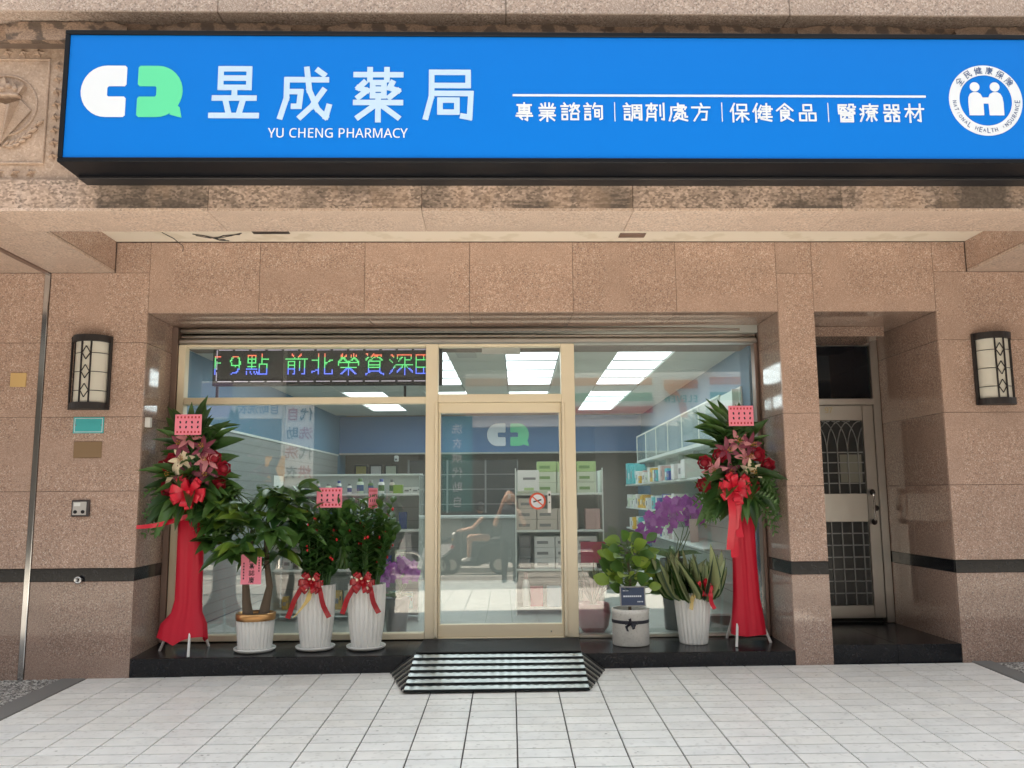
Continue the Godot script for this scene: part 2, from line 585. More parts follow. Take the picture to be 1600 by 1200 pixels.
func build_ground():
	var ground := MB.new()
	ground.quad(Vector3(-220, -0.75, 220), Vector3(-220, -0.75, -220), Vector3(220, -0.75, -220), Vector3(220, -0.75, 220))
	solid("ground", ground, M.asphalt)
	var pave := struct("pavement")
	var y_axis := E3.cross(E1).normalized()
	var frame := Basis(E1.normalized(), y_axis, E3.normalized())
	var bed := MB.new()
	bed.box(paving(0.215, 2.8, -0.059), Vector3(6.86, 0.1, 5.9), 0.0, frame)
	part(pave, "grout_bed", bed, M.grout)
	var tw := 0.2974
	var tl := 0.149
	var gap := 0.0085
	var row_gap := 0.0125
	var shape := MB.new()
	shape.box(Vector3(0, -0.006, 0), Vector3(tw - gap, 0.012, tl - row_gap), 0.0012)
	var mesh := shape.done()
	var spots := []
	for k in range(-11, 12):
		for j in range(-13, 26):
			var u := 0.067 + tw * (k + 0.5)
			var v := 1.989 + tl * (j + 0.5)
			spots.append([u, v])
	var seen := []
	var rest := []
	for s in spots:
		var p := paving(s[0], s[1])
		var vis := false
		for du in [-0.14, 0.0, 0.14]:
			for dv in [-0.07, 0.07]:
				vis = vis or in_view(paving(s[0] + du, s[1] + dv))
		if vis: seen.append([p.distance_to(Vector3(-0.0966, 1.3355, 6.6666)), s])
		else: rest.append(s)
	seen.sort_custom(func(a, b): return a[0] < b[0])
	var r := RandomNumberGenerator.new()
	r.seed = 5
	for i in seen.size():
		var s: Array = seen[i][1]
		if i >= 300:
			rest.append(s)
			continue
		var o := part(pave, "tile", mesh, M["tile_%d" % (r.randi() % 5)])
		var tilt := Basis.from_euler(Vector3(r.randf_range(-0.0022, 0.0022), r.randf_range(-0.002, 0.002), r.randf_range(-0.0015, 0.0015)))
		o.transform = Transform3D(frame * tilt, paving(s[0] + r.randf_range(-0.0005, 0.0005), s[1] + r.randf_range(-0.0005, 0.0005), 0.0))
	for k in 5:
		var mb := MB.new()
		for i in rest.size():
			if i % 5 == k: mb.box(paving(rest[i][0], rest[i][1], -0.006), Vector3(tw - gap, 0.012, tl - row_gap), 0.0, frame)
		part(pave, "more_tiles", mb, M["tile_%d" % k]).set_meta("kind", "stuff")
	# cut row against the plinth
	for k in range(-11, 12):
		var c := MB.new()
		var v0 := -0.04
		var v1 := 1.989 - 13 * tl
		c.box(paving(0.067 + tw * (k + 0.5), (v0 + v1) / 2, -0.006), Vector3(tw - gap, 0.012, v1 - v0 - gap), 0.0, frame)
		part(pave, "cut_tile", c, M["tile_%d" % (absi(k * 7) % 5)])
	# cement borders and washed pebble paving left and right
	for side in [[-3.213, -3.40], [3.645, 3.80]]:
		var b := MB.new()
		b.box(paving((side[0] + side[1]) / 2, 2.8, -0.046), Vector3(absf(side[1] - side[0]), 0.1, 5.9), 0.004, frame)
		solid("cement_border", b, M.border_cement)
	for side in [[-3.403, -7.5], [3.803, 8.0]]:
		var bed2 := MB.new()
		bed2.box(paving((side[0] + side[1]) / 2, 2.8, -0.06), Vector3(absf(side[1] - side[0]), 0.1, 5.9), 0.0, frame)
		solid("pebble_paving", bed2, M.pebble_bed)
		var s := MB.new()
		s.ball(Vector3.ZERO, Vector3(0.0095, 0.006, 0.0075), 6, 4)
		var stone := s.done()
		for k in 4:
			var mm := MultiMesh.new()
			mm.transform_format = MultiMesh.TRANSFORM_3D
			mm.mesh = stone
			mm.instance_count = 2600
			for i in mm.instance_count:
				var u: float = side[0] + signf(side[1]) * 0.9 * r.randf()
				var v := -0.02 + 1.4 * r.randf()
				var sc := r.randf_range(0.7, 1.7)
				mm.set_instance_transform(i, Transform3D(Basis.from_euler(Vector3(r.randf_range(-0.5, 0.5), r.randf() * TAU, r.randf_range(-0.5, 0.5))).scaled(Vector3.ONE * sc), paving(u, v, -0.009 + r.randf_range(-0.001, 0.003))))
			var o := MultiMeshInstance3D.new()
			o.name = numbered("washed_pebbles")
			o.multimesh = mm
			o.material_override = M["pebble_%d" % k]
			o.set_meta("kind", "stuff")
			o.set_meta("label", "small grey washed pebbles set in the paving at the wall foot")
			o.set_meta("category", "pebbles")
			add_child(o)
	# the road, falling slightly from the paving, and the far pavement
	var road := MB.new()
	var ya := -0.152
	var yb := -0.53
	road.quad(Vector3(-60, ya - 0.3, 5.68), Vector3(60, ya + 0.3, 5.68), Vector3(60, yb + 0.1, 13.0), Vector3(-60, yb - 0.1, 13.0))
	solid("road", road, M.asphalt)
	for z in [[11.2, 11.36], [8.2, 8.31]]:
		var line := MB.new()
		var t0: float = (z[0] - 5.68) / 7.32
		var t1: float = (z[1] - 5.68) / 7.32
		line.quad(Vector3(-30, lerpf(ya - 0.15, yb - 0.05, t0) + 0.006, z[0]), Vector3(30, lerpf(ya + 0.15, yb + 0.05, t0) + 0.006, z[0]), Vector3(30, lerpf(ya + 0.15, yb + 0.05, t1) + 0.006, z[1]), Vector3(-30, lerpf(ya - 0.15, yb - 0.05, t1) + 0.006, z[1]))
		solid("road_marking", line, M.road_paint)
	var far := MB.new()
	far.span(Vector3(-60, -0.74, 13.0), Vector3(60, -0.40, 14.2), 0.01)
	solid("far_pavement", far, M.kerb_concrete)

# ---------------------------------------------------------------- granite cladding
const ROWS := [-0.06, 0.705, 0.805, 1.399, 1.985, 2.585, 3.162]
var clad_count := 0

func stone() -> Material:
	clad_count += 1
	return M["granite_%d" % ((clad_count * 7 + clad_count / 3) % 4)]

func slab(parent: Node3D, a: Vector3, b: Vector3, m: Material = null, called := "wall_panel"):
	var g := 0.0015
	var lo := Vector3(minf(a.x, b.x), minf(a.y, b.y), minf(a.z, b.z))
	var hi := Vector3(maxf(a.x, b.x), maxf(a.y, b.y), maxf(a.z, b.z))
	for ax in 3:
		if hi[ax] - lo[ax] > 0.05:
			lo[ax] += g
			hi[ax] -= g
	var mb := MB.new()
	mb.span(lo, hi, 0.0012)
	return part(parent, called, mb, m if m else stone())

func clad_rows(parent: Node3D, a: Vector3, b: Vector3, rows: Array, polished := false):
	for i in rows.size() - 1:
		var band: bool = absf(rows[i] - 0.705) < 0.01
		var m: Material = stone()
		if polished or rows[i] < 0.1: m = M["shaded_polished_granite_%d" % (clad_count % 4)]  # reveals and bottom row take the stone with shade in its tint
		if band: m = M.black_granite
		slab(parent, Vector3(a.x, rows[i], a.z), Vector3(b.x, rows[i + 1], b.z), m, "dark_band" if band else "wall_panel")

func build_facade():
	var bld := thing("granite_building", "brown granite clad building front with recessed shop opening and canopy beam", "building", Vector3(0, 0, -0.3))
	var t := -0.02
	# cores behind the stone
	var core := MB.new()
	core.span(Vector3(-5.8, -0.4, -0.62), Vector3(-2.91, 3.6, -0.0225))
	core.span(Vector3(2.2805, -0.4, -1.3), Vector3(2.5355, 3.6, -0.0225))
	core.span(Vector3(3.5995, -0.4, -1.3), Vector3(5.8, 3.6, -0.0225))
	core.span(Vector3(-2.909, 2.85, -0.62), Vector3(2.28, 3.6, -0.0225))
	core.span(Vector3(2.536, 2.85, -1.3), Vector3(3.599, 3.6, -0.0225))
	part(bld, "wall_core", core, M.joint)
	# front panels
	for c in [[-5.75, -4.62], [-4.62, -3.731], [-3.681, -2.887]]:
		clad_rows(bld, Vector3(c[0], 0, t), Vector3(c[1], 0, 0), ROWS)
	slab(bld, Vector3(-3.165, 3.162, t), Vector3(-2.887, 3.419, 0))
	clad_rows(bld, Vector3(2.258, 0, t), Vector3(2.558, 0, 0), [-0.06, 0.705, 0.805, 1.4, 1.985, 3.151, 3.419])
	for c in [[3.577, 4.60], [4.60, 5.75]]:
		clad_rows(bld, Vector3(c[0], 0, t), Vector3(c[1], 0, 0), ROWS)
	slab(bld, Vector3(3.577, 3.162, t), Vector3(3.857, 3.419, 0))
	var lx := [-2.887, -1.997, -1.142, -0.283, 0.567, 1.42, 2.258]
	for i in 6:
		slab(bld, Vector3(lx[i], 2.8275, t), Vector3(lx[i + 1], 3.419, 0))
		slab(bld, Vector3(lx[i], 2.8275, t), Vector3(lx[i + 1], 2.8475, -0.62), M["shaded_polished_granite_%d" % (i % 4)], "head_panel")
	slab(bld, Vector3(2.558, 2.8275, t), Vector3(3.577, 3.419, 0))
	slab(bld, Vector3(2.558, 2.8275, t), Vector3(3.577, 2.8475, -1.2), M.shaded_polished_granite_1, "head_panel")
	# reveals
	var rv := [0.05, 0.705, 0.805, 1.4, 1.985, 2.585, 2.8275]
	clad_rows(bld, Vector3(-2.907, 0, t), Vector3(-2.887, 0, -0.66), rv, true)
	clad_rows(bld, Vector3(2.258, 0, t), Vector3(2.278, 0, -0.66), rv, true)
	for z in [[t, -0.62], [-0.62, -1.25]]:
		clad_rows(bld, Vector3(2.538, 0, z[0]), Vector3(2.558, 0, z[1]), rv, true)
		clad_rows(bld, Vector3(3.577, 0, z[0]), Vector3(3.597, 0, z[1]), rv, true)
	slab(bld, Vector3(2.56, 2.735, -0.62), Vector3(3.43, 2.827, -1.1), M.shaded_polished_granite_3, "door_head")
	# plinths of black granite; the shop's falls a little to the street
	var px := [-2.886, -1.85, -0.80, 0.72, 1.30, 2.257]
	for i in 5:
		var p := MB.new()
		var x0: float = px[i] + 0.001
		var x1: float = px[i + 1] - 0.001
		var v := [Vector3(x0, -0.2, -0.002), Vector3(x0, 0.116, -0.002), Vector3(x0, 0.122, -0.008), Vector3(x0, 0.150, -0.72), Vector3(x0, -0.2, -0.72)]
		var w := []
		for q in v: w.append(Vector3(x1, q.y, q.z))
		var mid := Vector3((x0 + x1) / 2, 0.0, -0.3)
		p.face(v, mid)
		p.face(w, mid)
		for k in 5: p.face([v[k], v[(k + 1) % 5], w[(k + 1) % 5], w[k]], mid)
		part(bld, "plinth_stone", p, M.black_step)
	for c in [[2.559, 3.07], [3.07, 3.576]]:
		slab(bld, Vector3(c[0], -0.2, -0.003), Vector3(c[1], 0.162, -1.2), M.black_step, "plinth_stone")
	# expansion joint cover on the left
	var strip := MB.new()
	strip.span(Vector3(-3.728, -0.1, -0.02), Vector3(-3.684, 3.16, 0.009), 0.004)
	part(bld, "joint_cover", strip, M.chrome, "tall narrow polished steel joint cover on the left wall")
	var strip2 := MB.new()
	strip2.span(Vector3(-3.73, 3.152, 0.012), Vector3(-3.683, 3.18, 1.484), 0.003)
	part(bld, "joint_cover", strip2, M.bronze_strip)
	# canopy: front beam, cross beams, cream ceiling between them
	var bcore := MB.new()
	bcore.span(Vector3(-7.5, 3.183, 1.088), Vector3(7.5, 4.4, 1.43))
	bcore.span(Vector3(-7.5, 3.183, 0.0), Vector3(-3.19, 3.7, 1.088))
	bcore.span(Vector3(3.882, 3.183, 0.0), Vector3(7.5, 3.7, 1.088))
	bcore.span(Vector3(-3.19, 3.45, -0.02), Vector3(3.882, 3.7, 1.088))
	part(bld, "beam_core", bcore, M.joint)
	var x := -7.4
	var n := 0
	while x < 7.4:
		var x2 := x + 1.37
		part(bld, "beam_facing", weathered(x + 0.001, x2 - 0.001, 3.172, 3.372, 1.485, 0.05, 0.13 + n * 0.177), M["weathered_stone_%d" % (n % 2)])
		slab(bld, Vector3(x, 3.162, 1.068), Vector3(x2, 3.182, 1.4885), M["soffit_stone_%d" % (n % 3)], "soffit_panel")
		x = x2
		n += 1
	for c in [[-5.6, -4.6], [-4.6, -3.731], [-3.682, -3.169]]:
		slab(bld, Vector3(c[0], 3.162, 0.001), Vector3(c[1], 3.182, 1.066), M["soffit_stone_%d" % (n % 3)], "soffit_panel")
		n += 1
	for c in [[3.861, 4.7], [4.7, 5.7]]:
		slab(bld, Vector3(c[0], 3.162, 0.001), Vector3(c[1], 3.182, 1.066), M["soffit_stone_%d" % (n % 3)], "soffit_panel")
		n += 1
	slab(bld, Vector3(-3.189, 3.184, 0.002), Vector3(-3.169, 3.43, 1.066), M.granite_1, "beam_side")
	slab(bld, Vector3(3.861, 3.184, 0.002), Vector3(3.881, 3.43, 1.066), M.granite_2, "beam_side")
	slab(bld, Vector3(-3.168, 3.184, 1.068), Vector3(3.86, 3.43, 1.087), M.soffit_stone_1, "beam_side")
	var ceil := MB.new()
	ceil.span(Vector3(-3.166, 3.421, 0.012), Vector3(3.858, 3.44, 1.066))
	part(bld, "canopy_ceiling", ceil, M.cream_paint)
	# a vent slot, a recessed fitting and loose wires in that ceiling
	var slot := MB.new()
	slot.span(Vector3(0.93, 3.411, 0.14), Vector3(1.14, 3.420, 0.24), 0.003)
	part(bld, "ceiling_fitting", slot, M.bronze_strip)
	var slot2 := MB.new()
	slot2.span(Vector3(-1.99, 3.412, 0.235), Vector3(-1.70, 3.420, 0.36), 0.003)
	part(bld, "ceiling_fitting", slot2, M.black_metal)
	var wires := MB.new(true)
	for w in [[[-2.46, 0.26], [-2.40, 0.19], [-2.33, 0.16], [-2.26, 0.08]], [[-2.45, 0.22], [-2.36, 0.14], [-2.26, 0.15], [-2.18, 0.21], [-2.08, 0.25]], [[-2.38, 0.18], [-2.30, 0.10], [-2.24, 0.05]], [[-2.30, 0.16], [-2.24, 0.19], [-2.10, 0.22]]]:
		var pts := []
		for q in w: pts.append(Vector3(q[0], 3.41 - 0.006 * sin(q[0] * 40.0), q[1]))
		wires.tube(pts, 0.0035, 6)
	wires.tube([Vector3(-2.70, 3.418, 0.26), Vector3(-2.66, 3.412, 0.12), Vector3(-2.62, 3.38, 0.02), Vector3(-2.625, 3.34, 0.012)], 0.003, 5)
	part(bld, "loose_wires", wires, M.black_metal)

# a stone facing with its own stretch of the weathered texture
func weathered(x0: float, x1: float, y0: float, y1: float, z: float, deep: float, u0: float) -> MB:
	var mb := MB.new()
	var e := 0.004
	var uv := func(x, y): return Vector2(u0 + (x - x0) / 9.0, 1.0 - (y - y0) / (y1 - y0))
	var p := [Vector3(x0 + e, y0 + e, z), Vector3(x0 + e, y1, z), Vector3(x1 - e, y1, z), Vector3(x1 - e, y0 + e, z)]
	for k in [0, 1, 2, 0, 2, 3]:
		mb.st.set_uv(uv.call(p[k].x, p[k].y)); mb.st.add_vertex(p[k])
	var q := [Vector3(x0, y0, z - e), Vector3(x0, y1, z - e), Vector3(x1, y1, z - e), Vector3(x1, y0, z - e)]
	for s in [[0, 1], [2, 3], [3, 0]]:
		var f := [p[s[0]], p[s[1]], q[s[1]], q[s[0]]]
		for k in [0, 2, 1, 0, 3, 2]:
			mb.st.set_uv(uv.call(f[k].x, f[k].y)); mb.st.add_vertex(f[k])
	var b := []
	for v in q: b.append(Vector3(v.x, v.y, z - deep))
	for s in [[0, 1], [2, 3], [3, 0], [1, 2]]:
		var f := [q[s[0]], q[s[1]], b[s[1]], b[s[0]]]
		for k in [0, 2, 1, 0, 3, 2]:
			mb.st.set_uv(uv.call(f[k].x, f[k].y)); mb.st.add_vertex(f[k])
	return mb

func star(mb: MB, c: Vector3, r: float, turn := 0.0):
	var tip := c + Vector3(0, 0, r * 0.9)
	for k in 8:
		var a0 := TAU * k / 8 + turn
		var a1 := TAU * (k + 1) / 8 + turn
		var r0 := r if k % 2 == 0 else r * 0.36
		var r1 := r if k % 2 == 1 else r * 0.36
		mb.face([tip, c + Vector3(cos(a0) * r0, sin(a0) * r0, 0), c + Vector3(cos(a1) * r1, sin(a1) * r1, 0)], c - Vector3(0, 0, 1))

func build_upper_facade():
	var up := thing("upper_facade", "weathered stone upper front with carved crest and overhanging ledge above canopy", "facade", Vector3(0, 3.4, 1.4))
	var z := 1.44
	var back := MB.new()
	back.span(Vector3(-7.5, 3.374, 1.1), Vector3(7.5, 4.30, z - 0.014))
	part(up, "carved_wall", back, M.carved_stone)
	# the crest panel left of the signboard
	var pc := Vector3(-3.279, 3.86, z)
	var pan := part(up, "crest_panel", MB.new().span(Vector3(-3.86, 3.376, z - 0.0135), Vector3(-2.60, 4.30, z), 0.004), M.carved_stone)
	var mould := MB.new()
	for s in [[-3.0, -3.56, 4.22, 4.205], [-3.0, -3.56, 3.505, 3.49]]:
		mould.span(Vector3(s[1], s[3], z), Vector3(s[0], s[2], z + 0.014), 0.005)
	for s in [-3.0, -3.56]:
		mould.span(Vector3(s - 0.015, 3.505, z), Vector3(s, 4.205, z + 0.014), 0.005)
	part(pan, "moulding", mould, M.carved_stone)
	var ring := MB.new(true)
	var pts := []
	for k in 41:
		var a := TAU * k / 40
		pts.append(pc + Vector3(cos(a) * 0.205, sin(a) * 0.205 + 0.035, 0.0))
	ring.tube(pts, 0.010, 6, false)
	part(pan, "ring", ring, M.carved_stone)
	for k in 8:
		var s1 := MB.new()
		star(s1, Vector3(-3.79 + k * 0.1015, 4.258, z), 0.036, 0.3)
		part(pan, "star", s1, M.carved_stone)
		var s3 := MB.new()
		star(s3, Vector3(-3.79 + k * 0.1015, 3.432, z), 0.036, 0.5)
		part(pan, "star", s3, M.carved_stone)
		var s2 := MB.new()
		star(s2, Vector3(-2.945, 4.165 - k * 0.088, z), 0.036, 0.2)
		part(pan, "star", s2, M.carved_stone)
	# crown
	var crown := MB.new()
	crown.span(pc + Vector3(-0.105, 0.075, 0), pc + Vector3(0.105, 0.098, 0.055), 0.006)
	var teeth := PackedVector2Array([Vector2(-0.105, 0), Vector2(-0.135, 0.06), Vector2(-0.085, 0.045), Vector2(-0.06, 0.085), Vector2(-0.025, 0.055), Vector2(0, 0.12), Vector2(0.025, 0.055), Vector2(0.06, 0.085), Vector2(0.085, 0.045), Vector2(0.135, 0.06), Vector2(0.105, 0)])
	crown.prism(teeth, pc + Vector3(0, 0.10, 0), Vector3.RIGHT, Vector3.UP, 0.04)
	for k in 5: crown.ball(pc + Vector3(-0.08 + 0.04 * k, 0.13 + 0.02 * (k % 2), 0.042), Vector3(0.019, 0.019, 0.018), 8, 6)
	part(pan, "crown", crown, M.carved_stone)
	# shield with a ridge and drapery folds
	var sh := MB.new()
	var tip := pc + Vector3(0.0, -0.235, 0.02)
	var fan := [[-0.175, -0.01, 0.012], [-0.115, 0.065, 0.02], [-0.085, 0.01, 0.075], [-0.045, 0.02, 0.045], [-0.015, 0.03, 0.08], [0.03, 0.02, 0.045], [0.075, 0.012, 0.08], [0.105, 0.065, 0.02], [0.175, -0.005, 0.012]]
	for k in fan.size() - 1:
		var a: Array = fan[k]
		var b: Array = fan[k + 1]
		sh.face([tip, pc + Vector3(a[0], a[1], a[2]), pc + Vector3(b[0], b[1], b[2])], pc - Vector3(0, 0, 1))
		sh.face([pc + Vector3(a[0], a[1], a[2]), pc + Vector3(a[0], a[1] + 0.012, 0), pc + Vector3(b[0], b[1] + 0.012, 0), pc + Vector3(b[0], b[1], b[2])], pc - Vector3(0, 0.3, 0.3))
	part(pan, "shield", sh, M.carved_stone)
	for k in 12:
		var lf := MB.new(true)
		var t := k / 11.0
		var s := -1.0 if k % 2 else 1.0
		var at := pc + Vector3(lerpf(0.01, 0.215, t), -0.25 + 0.15 * t * t, 0.006)
		var d := Vector3(1, 0.5 + t * 0.7 + s * 0.55, 0.12).normalized()
		lf.ball(at + d * 0.026, Vector3(0.032, 0.011, 0.012), 8, 6, Basis(d, Vector3.BACK.cross(d).normalized(), Vector3.BACK))
		part(pan, "laurel_leaf", lf, M.carved_stone)
		lf = MB.new(true)
		var at2 := at
		at2.x = pc.x - (at.x - pc.x)
		var d2 := Vector3(-d.x, d.y, d.z)
		lf.ball(at2 + d2 * 0.026, Vector3(0.032, 0.011, 0.012), 8, 6, Basis(d2, Vector3.BACK.cross(d2).normalized(), Vector3.BACK))
		part(pan, "laurel_leaf", lf, M.carved_stone)
	# frieze of rough blocks, blackened
	var fb := MB.new()
	fb.span(Vector3(-7.5, 4.302, 1.1), Vector3(7.5, 4.46, 1.515))
	part(up, "frieze_bed", fb, M.damp_stone)
	var x := -7.4
	var i := 0
	while x < 7.4:
		var w: float = [0.79, 0.82, 0.70, 0.88][i % 4]
		var blk := MB.new()
		var poly := PackedVector2Array()
		var y0 := 4.285
		var y1 := 4.418
		for k in 9: poly.append(Vector2(x + w * k / 8.0, y1 - 0.012 * absf(sin(k * 1.7 + i)) - (0.03 if k == 0 or k == 8 else 0.0)))
		poly.append(Vector2(x + w - 0.02, y0))
		poly.append(Vector2(x + 0.02, y0))
		blk.prism(poly, Vector3(0, 0, 1.516), Vector3.RIGHT, Vector3.UP, 0.045)
		part(up, "frieze_block", blk, M.damp_stone)
		x += w + 0.24
		i += 1
	part(up, "shadow_strip", MB.new().span(Vector3(-7.5, 4.292, 1.425), Vector3(7.5, 4.301, 1.5)), M.joint)  # solid dark strip standing in for the shadow line under the frieze
	x = -7.4
	while x < 7.4:
		part(up, "ledge_stone", MB.new().span(Vector3(x + 0.0015, 4.424, 1.2), Vector3(x + 1.8485, 5.2, 1.66), 0.006), M.ledge_stone)
		x += 1.85
	# the storeys above, which keep the sun off the front
	var tower := MB.new()
	tower.span(Vector3(-45, 5.2, -9.0), Vector3(45, 12.4, 1.62))
	tower.span(Vector3(-45, 3.7, -9.0), Vector3(45, 5.2, 1.19))
	part(up, "upper_storeys", tower, M.ledge_stone)
	var sides := MB.new()
	sides.span(Vector3(-45, -0.7, -9.0), Vector3(-5.81, 3.69, -0.01))
	sides.span(Vector3(5.81, -0.7, -9.0), Vector3(45, 3.69, -0.01))
	part(up, "unseen_neighbour_wall", sides, M.granite_0)  # unseen walls, run long to cut side light and darken the reveals

# ---------------------------------------------------------------- the room behind the glass
# the room stands a degree and a half askew to the front, as the floor tiles do
const GZ := -0.603
func inn(x: float, y: float, z: float) -> Vector3:
	return Vector3(x - 0.03 * (z - GZ), y, z)

const RIN := Basis(Vector3(1, 0, 0.03), Vector3.UP, Vector3(-0.03, 0, 1))

func rbox(mb: MB, x0, x1, y0, y1, z0, z1, bev := 0.0):
	mb.box(inn((x0 + x1) / 2.0, (y0 + y1) / 2.0, (z0 + z1) / 2.0), Vector3(x1 - x0, y1 - y0, absf(z1 - z0)), bev, RIN)
	return mb

func build_room():
	solid("room_floor", rbox(MB.new(), -3.3, 2.7, 0.03, 0.148, -8.1, -0.725), M.room_floor)
	solid("room_wall_left", rbox(MB.new(), -3.05, -2.90, 0.15, 2.9, -8.0, -0.70), M.blue_wall)
	solid("room_wall_right", rbox(MB.new(), 2.21, 2.36, 0.15, 2.9, -8.0, -0.70), M.blue_wall)
	solid("room_wall_back", rbox(MB.new(), -3.2, 2.7, 0.15, 2.9, -8.15, -8.0), M.taupe_wall)
	# suspended ceiling: tiles in a grid, with the light panels let in
	var c := struct("room_ceiling", Vector3(0, 2.7, -4))
	part(c, "ceiling_slab", rbox(MB.new(), -3.3, 2.7, 2.76, 2.86, -8.1, -0.62), M.ceiling_grid)
	var rows := [1.35, 0.265, -0.82, -1.9]
	var xs := [-2.9]
	for r in [-1.9, -0.82, 0.265, 1.35]:
		xs.append(r - 0.265)
		xs.append(r + 0.265)
	xs.append(2.21)
	for i in xs.size() - 1:
		var lit := i % 2 == 1
		for k in 11:
			var z0 := -0.66 - 0.0 - 0.34 * (1 if k > 0 else 0) - 0.614 * maxi(k - 1, 0)
			var z1 := -1.0 - 0.614 * k
			if k == 0: z1 = -1.0
			var is_light: bool = lit and ((k >= 1 and k <= 4) or (k >= 6 and k <= 9))
			if is_light: continue
			part(c, "ceiling_tile", rbox(MB.new(), xs[i] + 0.006, xs[i + 1] - 0.006, 2.684, 2.70, z1 + 0.006, z0 - 0.006), M.ceiling_panel)
	part(c, "service_hatch", rbox(MB.new(), -0.46, -0.27, 2.674, 2.683, -1.35, -1.05, 0.003), M.ceiling_grid)
	# eight recessed troffers, four diffusers each
	var names := ["window side", "deep side"]
	for i in 4:
		for k in 2:
			var z := -1.0 if k == 0 else -4.07
			var r: float = rows[i]
			var t := thing("ceiling_light", "lit white ceiling light, %s row from the right, %s" % [["first", "second", "third", "fourth"][i], ["nearest the glass", "at the back of the shop"][k]], "light", inn(r, 2.70, z - 1.23), "recessed ceiling lights in the shop")
			part(t, "housing", rbox(MB.new(), r - 0.262, r + 0.262, 2.722, 2.75, z - 2.456, z), M.ceiling_grid)
			for d in 4:
				part(t, "diffuser", rbox(MB.new(), r - 0.255, r + 0.255, 2.692, 2.72, z - 0.614 * (d + 1) + 0.016, z - 0.614 * d - 0.016), M.panel_glow)
			for d in 5:
				part(t, "divider", rbox(MB.new(), r - 0.26, r + 0.26, 2.684, 2.72, z - 0.614 * d - 0.014, z - 0.614 * d + 0.014), M.light_bar)
			var l := AreaLight3D.new()
			l.name = "panel_light"
			l.area_size = Vector2(0.5, 2.4)
			l.light_color = Color(0.93, 1.0, 1.0)
			l.light_energy = 0.27
			l.area_range = 14.0
			l.shadow_enabled = true
			t.add_child(l)
			l.position = Vector3(0, -0.022, 0)
			l.rotation = Vector3(-PI / 2, 0, 0)
	# the blue fascia over the back of the shop and down its left side
	var f := struct("room_fascia", Vector3(0, 2.3, -7.4))
	part(f, "fascia_board", rbox(MB.new(), -2.9, 2.21, 2.075, 2.69, -7.55, -7.4), M.blue_fascia)
	part(f, "fascia_lip", rbox(MB.new(), -2.9, 2.21, 2.05, 2.074, -7.55, -7.39), M.shelf_grey)

# the shop's sign: a white half cross and a green one that is a speech bubble
func logo_shape(left: bool) -> PackedVector2Array:
	# unit: height 2 (-1..1); x from the middle outwards
	var p := PackedVector2Array()
	var gap := 0.21
	var ir := 0.90
	p.append(Vector2(gap, 0.93)); p.append(Vector2(gap + 0.07, 1.0))
	for k in 17:
		var a := PI / 2 - PI * k / 16.0
		var q := Vector2(0.93 + cos(a) * 0.93 , sin(a) * 1.0)
		p.append(q)
		if not left and k == 12:
			p.append(Vector2(1.78, -0.62)); p.append(Vector2(1.86, -1.02)); p.append(Vector2(1.42, -0.90))
	p.append(Vector2(gap + 0.07, -1.0)); p.append(Vector2(gap, -0.93))
	p.append(Vector2(gap, -0.28)); p.append(Vector2(gap + 0.06, -0.21))
	p.append(Vector2(ir - 0.05, -0.21)); p.append(Vector2(ir, -0.15))
	p.append(Vector2(ir, 0.14)); p.append(Vector2(ir - 0.05, 0.2))
	p.append(Vector2(gap + 0.06, 0.2)); p.append(Vector2(gap, 0.27))
	if not left:
		# drop the arc points that the tail replaces
		var out := PackedVector2Array()
		for q in p:
			if q.y < -0.66 and q.y > -0.99 and q.x > 1.45 and q.x < 1.70: continue
			out.append(q)
		p = out
	else:
		for k in p.size(): p[k].x = -p[k].x
	return p

func logo(parent: Node3D, c: Vector3, h: float, z_depth: float, white: Material, green: Material, x_dir := Vector3.RIGHT):
	for s in [true, false]:
		var mb := MB.new()
		mb.prism(logo_shape(s), c, x_dir * h, Vector3.UP * h, z_depth)
		part(parent, "logo_cross_half" if s else "logo_speech_bubble", mb, white if s else green)

